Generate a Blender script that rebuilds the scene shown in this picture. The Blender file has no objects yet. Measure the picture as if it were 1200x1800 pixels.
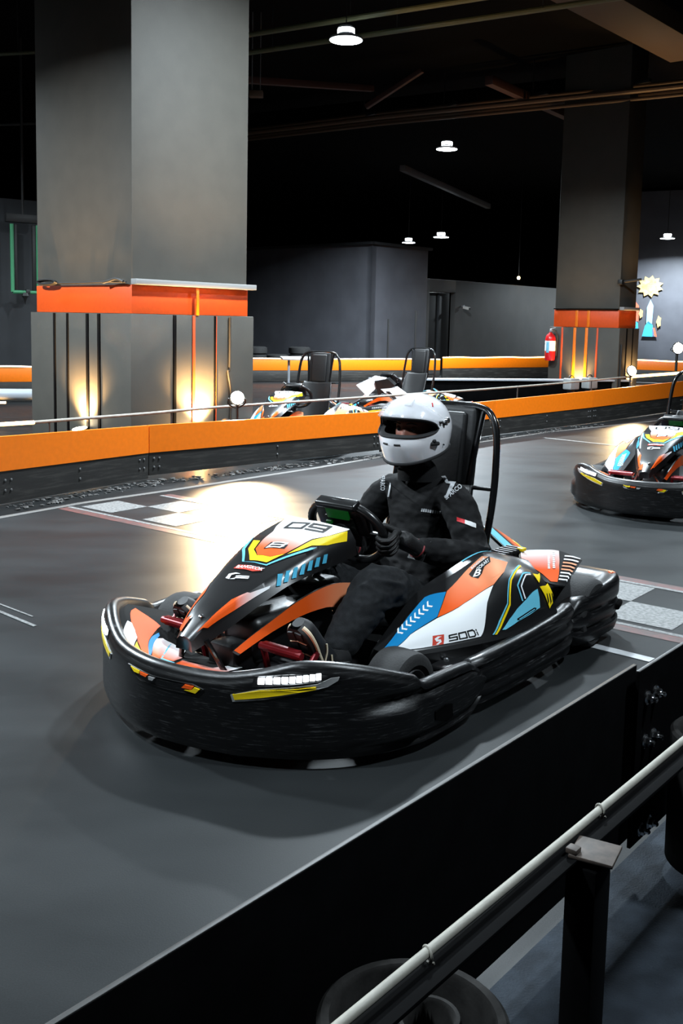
# Indoor karting hall at night: one kart at speed past the start line, a second behind it,
# pillars with uplighters, orange topped barriers and dim service pipes overhead.
import bpy, bmesh, math, random
from mathutils import Vector, Matrix, noise as mnoise
from mathutils.geometry import tessellate_polygon
random.seed(7)
PI = math.pi
SC = bpy.context.scene
COL = SC.collection
# ---- surfaces through a grid of control points (kart metres: x forward, y to the driver's left, z up)
def _cr(p0, p1, p2, p3, t):
    return tuple(0.5*((2*b)+(c-a)*t+(2*a-5*b+4*c-d)*t*t+(3*b-a-3*c+d)*t*t*t) for a, b, c, d in zip(p0, p1, p2, p3))
def _seg(row, t, lin):
    n = len(row)-1
    x = min(max(t, 0.0), 1.0)*n
    i = min(int(x), n-1); f = x-i
    a, b = row[i], row[i+1]
    if lin:
        return tuple(p+(q-p)*f for p, q in zip(a, b))
    p0 = row[i-1] if i > 0 else tuple(2*p-q for p, q in zip(a, b))
    p3 = row[i+2] if i+2 <= n else tuple(2*q-p for p, q in zip(a, b))
    return _cr(p0, a, b, p3, f)
class Patch:
    def __init__(s, cols, lin_a=False, lin_b=False):
        s.c, s.la, s.lb = cols, lin_a, lin_b
    def at(s, a, b):
        rows = [_seg(col, b, s.lb) for col in s.c]
        return _seg(rows, a, s.la)
    def normal(s, a, b):
        e = 0.004
        a0, a1, b0, b1 = max(a-e, 0), min(a+e, 1), max(b-e, 0), min(b+e, 1)
        p, q, r, t = s.at(a0, b), s.at(a1, b), s.at(a, b0), s.at(a, b1)
        u = [y-x for x, y in zip(p, q)]; v = [y-x for x, y in zip(r, t)]
        n = (u[1]*v[2]-u[2]*v[1], u[2]*v[0]-u[0]*v[2], u[0]*v[1]-u[1]*v[0])
        l = (n[0]**2+n[1]**2+n[2]**2)**.5 or 1
        return tuple(x/l for x in n)
_ST = [(.98,.568,.125,.560,.150,.525,.155,.475),(1.08,.552,.120,.542,.145,.515,.155,.462),(1.18,.530,.112,.518,.135,.500,.150,.452),
       (1.30,.486,.080,.478,.104,.468,.132,.430),(1.40,.445,.058,.440,.080,.434,.110,.390),(1.50,.402,.042,.398,.060,.392,.085,.340),
       (1.58,.362,.030,.360,.045,.352,.060,.300),(1.645,.312,.020,.309,.032,.298,.036,.268)]
_SH = [(-.022,.022),(-.022,.022),(-.020,.020),(-.018,.018),(-.014,.014),(-.010,.010),(-.005,.005),(0,0)]   # the panel sits a little to the driver's right
FAIRING = Patch([[(u,c-w3-d,z3),(u,c-w2-d,z2),(u,c-w1-d,z1),(u,c,zc),(u,c+w1+d,z1),(u,c+w2+d,z2),(u,c+w3+d,z3)] for (u,zc,w1,z1,w2,z2,w3,z3),(c,d) in zip(_ST,_SH)], False, True)
# outline of the front bumper seen from above, left rear end to nose: x, y, height of the lip
_HALF = [(.90,.625,.188),(1.00,.636,.203),(1.10,.641,.212),(1.20,.641,.214),(1.265,.637,.216),(1.30,.632,.240),(1.36,.616,.262),(1.43,.586,.285),(1.50,.545,.304),
         (1.565,.490,.316),(1.620,.425,.314),(1.675,.335,.286),(1.720,.235,.266),(1.752,.120,.262)]
OUTLINE = _HALF+[(1.765,0.,.262)]+[(u,-v*(.955 if u > 1.3 else .955+.045*min(1,(1.3-u)/.25)),z) for u,v,z in _HALF[::-1]]
POD = Patch([[(1.1243, 0.36, 0.203), (1.111, 0.355, 0.2023), (1.0977, 0.35, 0.2016)], [(1.0053, 0.45, 0.2064), (0.9885, 0.41, 0.2538), (0.8371, 0.33, 0.3234)], [(0.7882, 0.55, 0.2117), (0.808, 0.48, 0.2899), (0.6722, 0.37, 0.3928)], [(0.6196, 0.59, 0.2122), (0.6366, 0.51, 0.3403), (0.4766, 0.385, 0.4279)], [(0.4759, 0.605, 0.2194), (0.4545, 0.53, 0.3602), (0.3211, 0.4, 0.3943)], [(0.345, 0.61, 0.2384), (0.3316, 0.57, 0.3065), (0.2661, 0.45, 0.3771)]])
REAR = Patch([[(0.3257, 0.45, 0.3678), (0.2462, 0.4, 0.3812), (0.1613, 0.36, 0.3829)], [(0.2781, 0.5, 0.3186), (0.1281, 0.43, 0.3491), (0.0001, 0.37, 0.3593)], [(0.2259, 0.54, 0.2909), (0.0125, 0.46, 0.3097), (-0.1566, 0.38, 0.3317)], [(0.145, 0.55, 0.2698), (-0.0546, 0.5, 0.2804), (-0.2575, 0.44, 0.2817)]])
INSERT = Patch([[(1.47, -0.47, 0.285), (1.3, -0.38, 0.23)], [(1.585, -0.385, 0.29), (1.38, -0.3, 0.225)], [(1.675, -0.26, 0.262), (1.46, -0.22, 0.2)], [(1.712, -0.13, 0.243), (1.46, -0.12, 0.18)], [(1.72, 0, 0.24), (1.44, 0, 0.17)], [(1.712, 0.13, 0.243), (1.46, 0.12, 0.18)], [(1.675, 0.26, 0.262), (1.46, 0.22, 0.2)], [(1.585, 0.385, 0.29), (1.38, 0.3, 0.225)], [(1.47, 0.47, 0.285), (1.3, 0.38, 0.23)]], False, True)
FAIRING_ART = [('grad', 'white', 'orange', (0.15, 0.5), (0.34, 0.5), [(0, 0.335), (0, 0.665), (0.0191, 0.6643), (0.1228, 0.6404), (0.1957, 0.604), (0.2868, 0.6012), (0.35, 0.5937), (0.3898, 0.5484), (0.3975, 0.4665), (0.36, 0.415), (0.29, 0.4), (0.1957, 0.392), (0.1228, 0.362), (0.02, 0.337)]), ('poly', 'yellow', [(0.3, 0.352), (0.365, 0.37), (0.4385, 0.455), (0.4268, 0.5721), (0.3516, 0.5957), (0.3913, 0.5504), (0.3997, 0.4667), (0.365, 0.408), (0.3, 0.392)]), ('poly', 'yellow', [(0.3498, 0.6058), (0.291, 0.6095), (0.2044, 0.6117), (0.1203, 0.6465), (0.0235, 0.67), (0.0607, 0.7988), (0.1874, 0.7314), (0.2501, 0.6439), (0.3068, 0.6304)]), ('poly', 'cyan', [(0.27, 0.322), (0.37, 0.332), (0.4554, 0.4115), (0.4536, 0.4272), (0.365, 0.35), (0.27, 0.336)]), ('poly', 'cyan', [(0.4554, 0.4115), (0.446, 0.5956), (0.4386, 0.5879), (0.4536, 0.4272)]), ('poly', 'cyan', [(0.446, 0.5956), (0.2987, 0.6642), (0.249, 0.6804), (0.2694, 0.6562), (0.4369, 0.5856)]), ('text', 'black', '09', [(0.1476, 0.4136), (0.1125, 0.6051), (0.0521, 0.3998)], 'square'), ('poly', 'black', [(0.356, 0.462), (0.328, 0.563), (0.298, 0.555), (0.304, 0.462)]), ('text', 'white', 'B', [(0.352, 0.4702), (0.328, 0.5534), (0.306, 0.468)], 'square'), ('poly', 'red', [(0.5134, 0.3965), (0.4827, 0.4071), (0.4684, 0.6019), (0.4856, 0.6132), (0.507, 0.5635)]), ('text', 'white', 'BANGKOK', [(0.5092, 0.4117), (0.4865, 0.6144), (0.487, 0.4128)], 'wide'), ('poly', 'white', [(0.5877, 0.407), (0.5561, 0.402), (0.541, 0.4516), (0.5443, 0.5034), (0.5507, 0.4611), (0.5621, 0.433), (0.5912, 0.4503)]), ('poly', 'white', [(0.5912, 0.4503), (0.5861, 0.4998), (0.5679, 0.5037), (0.5793, 0.4891)]), ('poly', 'white', [(0.5628, 0.4806), (0.5414, 0.5847), (0.5481, 0.5876), (0.5691, 0.4866)]), ('poly', 'white', [(0.5724, 0.4884), (0.5507, 0.5962), (0.5605, 0.5969), (0.5806, 0.4977)]), ('grad', 'orange', 'white', (0.7018, 0.8624), (0.5792, 0.8894), [(0.9459, 0.7599), (0.8554, 0.7835), (0.6966, 0.7172), (0.6176, 0.8452), (0.5188, 0.8974), (0.5314, 0.916), (0.6141, 0.9052), (0.6995, 0.894), (0.8782, 0.8674)]), ('poly', 'orange', [(0.9379, 0.1202), (0.8985, 0.2813), (0.8709, 0.3975), (0.9041, 0.3954), (0.9744, 0.3489)]), ('poly', 'sky', [(0.464, 0.8299), (0.4421, 0.8471), (0.4757, 0.956), (0.4955, 0.936)]), ('poly', 'sky', [(0.424, 0.8398), (0.4058, 0.8508), (0.4371, 0.9592), (0.4572, 0.9433)]), ('poly', 'sky', [(0.388, 0.846), (0.3721, 0.852), (0.3968, 0.9595), (0.4171, 0.9487)]), ('poly', 'sky', [(0.3549, 0.8481), (0.3386, 0.8534), (0.3613, 0.9586), (0.3804, 0.9473)]), ('poly', 'sky', [(0.3218, 0.8461), (0.3039, 0.8511), (0.3241, 0.9494), (0.3439, 0.9414)]), ('poly', 'sky', [(0.2856, 0.8446), (0.2644, 0.8525), (0.2851, 0.9419), (0.3076, 0.9339)]), ('poly', 'sky', [(0.2415, 0.8462), (0.2171, 0.8526), (0.2371, 0.9382), (0.2635, 0.9302)])]
POD_ART = [('poly', 'blue', [(0.0, 0.63), (0.1077, 0.8615), (0.2275, 0.9437), (0.3421, 0.8393), (0.2989, 0.5927), (0.1797, 0.5059), (0.0426, 0.1883)]), ('poly', 'white', [(0.0971, 0.7492), (0.1317, 0.6141), (0.1394, 0.6189), (0.1063, 0.7424), (0.0941, 0.9118), (0.0856, 0.9365)]), ('poly', 'white', [(0.1214, 0.7344), (0.1544, 0.6283), (0.1618, 0.6333), (0.1304, 0.7317), (0.1192, 0.8625), (0.1109, 0.8756)]), ('poly', 'white', [(0.145, 0.7293), (0.1762, 0.6433), (0.1833, 0.6487), (0.1536, 0.7292), (0.1436, 0.8362), (0.1355, 0.843)]), ('poly', 'white', [(0.1677, 0.7308), (0.1971, 0.6598), (0.2039, 0.6657), (0.1759, 0.7328), (0.167, 0.8241), (0.1593, 0.8268)]), ('poly', 'white', [(0.1894, 0.7375), (0.217, 0.6782), (0.2234, 0.6849), (0.1973, 0.7413), (0.1895, 0.8216), (0.1821, 0.8214)]), ('poly', 'white', [(0.2102, 0.7487), (0.2361, 0.6983), (0.2424, 0.7053), (0.2178, 0.754), (0.2111, 0.8264), (0.204, 0.824)]), ('poly', 'white', [(0.2302, 0.7635), (0.255, 0.7191), (0.2613, 0.7261), (0.2376, 0.7697), (0.2319, 0.8365), (0.225, 0.8326)]), ('poly', 'white', [(0.2498, 0.7803), (0.2739, 0.74), (0.2803, 0.7469), (0.2571, 0.7869), (0.2524, 0.8496), (0.2455, 0.845)]), ('grad', 'orange', 'peach', (0.3719, 0.6246), (0.6456, 0.7809), [(0.2997, 0.5823), (0.347, 0.8389), (0.4522, 0.9298), (0.5621, 0.9907), (0.7403, 0.8224), (0.6903, 0.667), (0.6074, 0.5768), (0.4319, 0.6024)]), ('poly', 'white', [(0.037, 0.1257), (0.1797, 0.4865), (0.2984, 0.5711), (0.4314, 0.5973), (0.6033, 0.5693), (0.5384, 0.4355), (0.428, 0.1077), (0.406, 0.0501), (0.3156, 0.049), (0.1976, 0.0536)]), ('poly', 'red', [(0.2632, 0.3065), (0.3012, 0.2776), (0.2767, 0.0494), (0.2407, 0.0605)]), ('poly', 'white', [(0.2893, 0.2441), (0.2782, 0.2655), (0.2631, 0.2291), (0.2621, 0.1476), (0.2727, 0.1417), (0.2547, 0.0784), (0.2597, 0.0636), (0.2764, 0.1146), (0.2798, 0.1828), (0.2698, 0.1955), (0.2797, 0.2302)]), ('text', 'black', 'SODi', [(0.296, 0.0804), (0.4, 0.0572), (0.3124, 0.2439)], 'square'), ('poly', 'black', [(0.4907, 0.893), (0.5576, 0.9325), (0.6131, 0.9554), (0.6128, 0.8716), (0.5681, 0.8454), (0.5483, 0.7782), (0.5234, 0.7521), (0.4828, 0.8282), (0.4706, 0.872)]), ('text', 'white', 'B', [(0.4922, 0.8103), (0.5382, 0.7673), (0.5018, 0.8788)], 'logo'), ('text', 'white', 'BANGKOK', [(0.4912, 0.9009), (0.5805, 0.9337), (0.4842, 0.9327)], 'wide'), ('text', 'white', 'GOKART', [(0.5237, 0.837), (0.6069, 0.8821), (0.5155, 0.8816)], 'wide'), ('poly', 'cyan', [(0.8109, 0.7403), (0.698, 0.5365), (0.6338, 0.3109), (0.537, 0.1748), (0.4571, 0.0285), (0.4638, 0.0227), (0.5462, 0.165), (0.6372, 0.2995), (0.7015, 0.5237), (0.8165, 0.7293)]), ('poly', 'yellow', [(0.8234, 0.7361), (0.7049, 0.5199), (0.6424, 0.2941), (0.5567, 0.1718), (0.4672, 0.0199), (0.4786, 0.015), (0.562, 0.1493), (0.6469, 0.2744), (0.7121, 0.5051), (0.8235, 0.7071)]), ('poly', 'cyan', [(0.8722, 0.6083), (0.8014, 0.5665), (0.7296, 0.4257), (0.7226, 0.2513), (0.7319, 0.2471), (0.737, 0.4162), (0.8036, 0.5464), (0.8686, 0.5867)]), ('poly', 'white', [(0.8653, 0.5735), (0.816, 0.5386), (0.7501, 0.4), (0.7456, 0.2592), (0.7545, 0.2562), (0.7572, 0.3921), (0.8181, 0.5221), (0.86, 0.5519)]), ('poly', 'cyan', [(0.5216, 0.0554), (0.5977, 0.1425), (0.6725, 0.2065), (0.759, 0.2508), (0.8695, 0.3467), (0.8612, 0.2327), (0.8424, 0.1183), (0.7465, 0.0933), (0.6404, 0.083), (0.541, 0.0441)]), ('poly', 'black', [(0.6431, 0.1139), (0.7928, 0.1406), (0.81, 0.1297), (0.8031, 0.1114), (0.6513, 0.0872), (0.6376, 0.0971)]), ('poly', 'cyan', [(0.6521, 0.1013), (0.7914, 0.1266), (0.7937, 0.1188), (0.6552, 0.0932)]), ('poly', 'yellow', [(0.8885, 0.6076), (0.9537, 0.6744), (1.0, 0.7561), (0.9056, 0.46), (0.8966, 0.5107)]), ('poly', 'yellow', [(0.8965, 0.3918), (0.9592, 0.4671), (1.0, 0.5586), (0.9988, 0.3079), (0.9847, 0.1445), (0.9289, 0.0557), (0.9249, 0.1755), (0.9163, 0.2833)]), ('poly', 'black', [(0.9384, 0.3075), (0.9478, 0.3173), (0.943, 0.172), (0.9238, 0.1198)]), ('poly', 'black', [(0.9629, 0.3217), (0.9723, 0.3328), (0.9672, 0.1657), (0.948, 0.107)]), ('poly', 'black', [(0.9872, 0.337), (0.9964, 0.3484), (0.9911, 0.1558), (0.9721, 0.09)])]
REAR_ART = [('grad', 'white', 'orange', (0.07, 0.9089), (0.3641, 0.2414), [(0.0089, 0.9652), (0.1432, 1.0), (0.3492, 1.0), (0.6538, 0.9725), (0.6617, 0.5034), (0.7392, 0.0754), (0.5875, 0.0402), (0.3955, 0.1471), (0.1658, 0.2114), (0.0302, 0.3036)]), ('poly', 'white', [(0.4517, 0.8308), (0.4844, 0.8372), (0.4844, 0.7857), (0.4523, 0.7762)]), ('poly', 'white', [(0.4526, 0.7553), (0.4888, 0.7673), (0.489, 0.7175), (0.4533, 0.7029)]), ('poly', 'white', [(0.4537, 0.6831), (0.4934, 0.7004), (0.494, 0.6532), (0.4549, 0.6338)]), ('poly', 'white', [(0.4554, 0.6154), (0.4861, 0.6312), (0.4874, 0.5865), (0.457, 0.57)]), ('poly', 'white', [(0.4578, 0.5531), (0.4921, 0.572), (0.494, 0.5306), (0.4599, 0.5114)]), ('poly', 'white', [(0.4608, 0.4959), (0.4989, 0.5174), (0.5015, 0.4791), (0.4635, 0.4578)]), ('poly', 'white', [(0.4646, 0.4435), (0.4946, 0.4602), (0.4978, 0.4244), (0.4677, 0.4078)]), ('poly', 'white', [(0.469, 0.3944), (0.5032, 0.4131), (0.5069, 0.3791), (0.4724, 0.3606)]), ('poly', 'white', [(0.4738, 0.3478), (0.5125, 0.3684), (0.5166, 0.3358), (0.4776, 0.3154)]), ('poly', 'white', [(0.5355, 0.9274), (0.573, 0.9335), (0.5724, 0.8827), (0.5351, 0.8741)]), ('poly', 'white', [(0.5348, 0.8533), (0.5765, 0.8641), (0.5757, 0.8136), (0.5343, 0.8001)]), ('poly', 'white', [(0.5341, 0.7796), (0.5797, 0.7957), (0.579, 0.7461), (0.5338, 0.7274)]), ('poly', 'white', [(0.5337, 0.7075), (0.5702, 0.7232), (0.5702, 0.6746), (0.534, 0.6573)]), ('poly', 'white', [(0.5343, 0.6382), (0.5746, 0.6582), (0.5753, 0.6117), (0.5355, 0.5907)]), ('poly', 'white', [(0.5361, 0.5728), (0.5801, 0.5963), (0.5819, 0.5522), (0.5382, 0.5283)]), ('poly', 'white', [(0.5393, 0.5117), (0.5745, 0.531), (0.5776, 0.4894), (0.5425, 0.4703)]), ('poly', 'white', [(0.5439, 0.4547), (0.5832, 0.476), (0.5875, 0.4368), (0.5481, 0.4158)]), ('poly', 'white', [(0.5499, 0.4011), (0.5935, 0.4241), (0.5989, 0.3866), (0.5548, 0.364)]), ('poly', 'white', [(0.7428, 0.872), (0.8674, 0.9651), (0.9644, 1.0), (0.9638, 0.9699), (0.8625, 0.9112), (0.7381, 0.8221)]), ('poly', 'white', [(0.7316, 0.7511), (0.8691, 0.8375), (0.9626, 0.8757), (0.9615, 0.8204), (0.8634, 0.7844), (0.7267, 0.703)]), ('poly', 'peach', [(0.7209, 0.6353), (0.871, 0.7125), (0.9599, 0.7284), (0.9588, 0.6756), (0.8654, 0.6619), (0.7171, 0.5899)]), ('poly', 'peach', [(0.7138, 0.5267), (0.8757, 0.5935), (0.9577, 0.5896), (0.9571, 0.5409), (0.8711, 0.5464), (0.7122, 0.4846)]), ('poly', 'peach', [(0.7127, 0.4259), (0.8856, 0.4822), (0.9576, 0.4623), (0.9582, 0.4179), (0.8829, 0.4387), (0.7134, 0.3866)]), ('poly', 'white', [(0.7168, 0.3312), (0.9023, 0.3778), (0.9605, 0.3452), (0.962, 0.3034), (0.9013, 0.3367), (0.7193, 0.2937)]), ('poly', 'white', [(0.7247, 0.2404), (0.9252, 0.277), (0.9657, 0.2339), (0.968, 0.1934), (0.9257, 0.237), (0.7283, 0.2039)]), ('poly', 'white', [(0.7352, 0.1517), (0.9538, 0.1771), (0.9728, 0.1254), (0.9756, 0.0854), (0.9557, 0.1374), (0.7395, 0.1157)])]
INSERT_ART = [('poly', 'orange', [(0.0745, 0.1643), (0.037, 0.1851), (0.1, 0.4531), (0.1607, 0.6863), (0.2182, 0.5631), (0.3865, 0.1278), (0.3727, 0.0687), (0.307, 0.1944), (0.2463, 0.2692), (0.2036, 0.2421)]), ('poly', 'blue', [(0.2313, 0.542), (0.2027, 0.6692), (0.221, 0.6782), (0.2812, 0.5157), (0.3822, 0.171), (0.3893, 0.1146)]), ('grad', 'white', 'orange', (0.2717, 0.8), (0.4051, 0.2292), [(0.2436, 0.6133), (0.2373, 0.7198), (0.2767, 0.8426), (0.3419, 0.8606), (0.4209, 0.5306), (0.4589, 0.2527), (0.4302, 0.1923), (0.3969, 0.1385)]), ('poly', 'cyan', [(0.2787, 0.7845), (0.4299, 0.1592), (0.4872, 0.1665), (0.4741, 0.218), (0.4217, 0.2208), (0.282, 0.8033)]), ('grad', 'orange', 'white', (0.5411, 0.3342), (0.5537, 0.7787), [(0.493, 0.1579), (0.4514, 0.4171), (0.5029, 0.4639), (0.5572, 0.5183), (0.5304, 0.9286), (0.565, 1.0), (0.6219, 0.536), (0.6263, 0.2501), (0.569, 0.1876)]), ('poly', 'yellow', [(0.2367, 0.0), (0.1963, 0.0695), (0.3016, 0.0), (0.2848, 0.0)]), ('poly', 'yellow', [(0.2769, 0.2182), (0.3688, 0.0679), (0.3564, 0.0197), (0.3435, 0.0)])]
INSERT_LED = [('poly', 'white', [(0.1664, 0.1528), (0.1759, 0.217), (0.2113, 0.2556), (0.2593, 0.2452), (0.3291, 0.0328), (0.2991, 0.0), (0.2183, 0.0725)])]
# ---------------------------------------------------------------- materials
def srgb(r, g, b):
    f = lambda c: c/12.92 if c <= .04045 else ((c+.055)/1.055)**2.4
    return (f(r/255), f(g/255), f(b/255))
INK = {'white': srgb(236,238,240), 'orange': srgb(246,94,24), 'peach': srgb(248,166,122), 'yellow': srgb(245,212,20),
       'cyan': srgb(110,200,226), 'sky': srgb(84,186,222), 'blue': srgb(24,132,192), 'red': srgb(214,74,58), 'black': srgb(16,17,18)}
INK = {k: tuple(x*(.74 if k not in ('black', 'white') else .86) for x in v) for k, v in INK.items()}
M = {}
def mat(name, col, rough=.5, metal=0., noise=0., nscale=20., bump=0., bscale=60., stretch=(1,1,1), spec=.5, coat=0., dark=None):
    m = bpy.data.materials.new(name); m.use_nodes = True
    nt = m.node_tree; b = nt.nodes['Principled BSDF']
    b.inputs['Base Color'].default_value = (*col, 1); b.inputs['Roughness'].default_value = rough
    b.inputs['Metallic'].default_value = metal; b.inputs['Specular IOR Level'].default_value = spec
    b.inputs['Coat Weight'].default_value = coat
    tc = nt.nodes.new('ShaderNodeTexCoord'); mp = nt.nodes.new('ShaderNodeMapping')
    mp.inputs['Scale'].default_value = stretch
    nt.links.new(tc.outputs['Object'], mp.inputs['Vector'])
    if noise > 0:
        n = nt.nodes.new('ShaderNodeTexNoise'); n.inputs['Scale'].default_value = nscale; n.inputs['Detail'].default_value = 5
        nt.links.new(mp.outputs['Vector'], n.inputs['Vector'])
        r = nt.nodes.new('ShaderNodeValToRGB')
        d = dark or tuple(c*(1-noise) for c in col)
        r.color_ramp.elements[0].position = .35; r.color_ramp.elements[0].color = (*d, 1)
        r.color_ramp.elements[1].position = .65; r.color_ramp.elements[1].color = (*tuple(min(1, c*(1+noise*.6)) for c in col), 1)
        nt.links.new(n.outputs['Fac'], r.inputs['Fac']); nt.links.new(r.outputs['Color'], b.inputs['Base Color'])
    if bump > 0:
        n2 = nt.nodes.new('ShaderNodeTexNoise'); n2.inputs['Scale'].default_value = bscale; n2.inputs['Detail'].default_value = 6
        nt.links.new(mp.outputs['Vector'], n2.inputs['Vector'])
        bp = nt.nodes.new('ShaderNodeBump'); bp.inputs['Strength'].default_value = bump; bp.inputs['Distance'].default_value = .01
        nt.links.new(n2.outputs['Fac'], bp.inputs['Height']); nt.links.new(bp.outputs['Normal'], b.inputs['Normal'])
    M[name] = m
    return m
def glow(name, col, strength, base=(.8,.8,.8)):
    m = mat(name, base, .4); b = m.node_tree.nodes['Principled BSDF']
    b.inputs['Emission Color'].default_value = (*col, 1); b.inputs['Emission Strength'].default_value = strength
    return m
def scuffed(name, col, rough, light, scale, stretch, amount):
    """dark moulded plastic with long pale scuffs"""
    m = mat(name, col, rough); nt = m.node_tree; b = nt.nodes['Principled BSDF']
    tc = nt.nodes.new('ShaderNodeTexCoord'); mp = nt.nodes.new('ShaderNodeMapping'); mp.inputs['Scale'].default_value = stretch
    nt.links.new(tc.outputs['Object'], mp.inputs['Vector'])
    n = nt.nodes.new('ShaderNodeTexNoise'); n.inputs['Scale'].default_value = scale; n.inputs['Detail'].default_value = 8; n.inputs['Roughness'].default_value = .72
    nt.links.new(mp.outputs['Vector'], n.inputs['Vector'])
    r = nt.nodes.new('ShaderNodeValToRGB'); r.color_ramp.elements[0].position = 1-amount; r.color_ramp.elements[1].position = min(1, 1-amount+.16)
    r.color_ramp.elements[0].color = (*col, 1); r.color_ramp.elements[1].color = (*light, 1)
    nt.links.new(n.outputs['Fac'], r.inputs['Fac']); nt.links.new(r.outputs['Color'], b.inputs['Base Color'])
    n2 = nt.nodes.new('ShaderNodeMapRange'); n2.inputs['To Min'].default_value = rough-.12; n2.inputs['To Max'].default_value = rough+.2
    nt.links.new(n.outputs['Fac'], n2.inputs['Value']); nt.links.new(n2.outputs['Result'], b.inputs['Roughness'])
    bp = nt.nodes.new('ShaderNodeBump'); bp.inputs['Strength'].default_value = .12; bp.inputs['Distance'].default_value = .004
    nt.links.new(n.outputs['Fac'], bp.inputs['Height']); nt.links.new(bp.outputs['Normal'], b.inputs['Normal'])
    return m
def vinyl():
    m = mat('printed_vinyl', (.8,.8,.8), .55, spec=.10); nt = m.node_tree
    a = nt.nodes.new('ShaderNodeAttribute'); a.attribute_name = 'ink'
    nt.links.new(a.outputs['Color'], nt.nodes['Principled BSDF'].inputs['Base Color'])
vinyl()
scuffed('bumper_plastic', (.003,.003,.0034), .31, (.055,.056,.058), 13., (1,1,16), .44)
mat('black_plastic', (.006,.006,.0065), .38, bump=.05, bscale=90)
mat('satin_black', (.0075,.0075,.008), .3, coat=.2)
mat('black_steel', (.005,.005,.0055), .22, metal=0, coat=.6)
mat('tyre_rubber', (.013,.013,.0135), .8, noise=.25, nscale=30, bump=.15, bscale=160)
mat('rim_metal', (.30,.30,.31), .35, metal=1)
mat('insert_black', (.006,.006,.006), .85, spec=.15)
mat('hole_black', (.0015,.0015,.0015), .9, spec=.05)  # darkness inside openings put into the colour
mat('chrome', (.72,.73,.75), .2, metal=1)
mat('red_anodised', (.16,.008,.012), .35, metal=.4)
mat('seat_vinyl', (.006,.006,.0065), .5, bump=.08)
mat('screen_glass', (.004,.006,.005), .15)
glow('screen_green', (.05,.9,.12), .015, (.0012,.006,.003))
glow('led_white', (.86,.94,1.), 6.)
glow('led_dim', (.86,.94,1.), .4)
mat('lamp_yellow', INK['yellow'], .35); mat('lamp_orange', INK['orange'], .35)
mat('silver_trim', (.6,.6,.6), .3, metal=.7)
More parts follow.
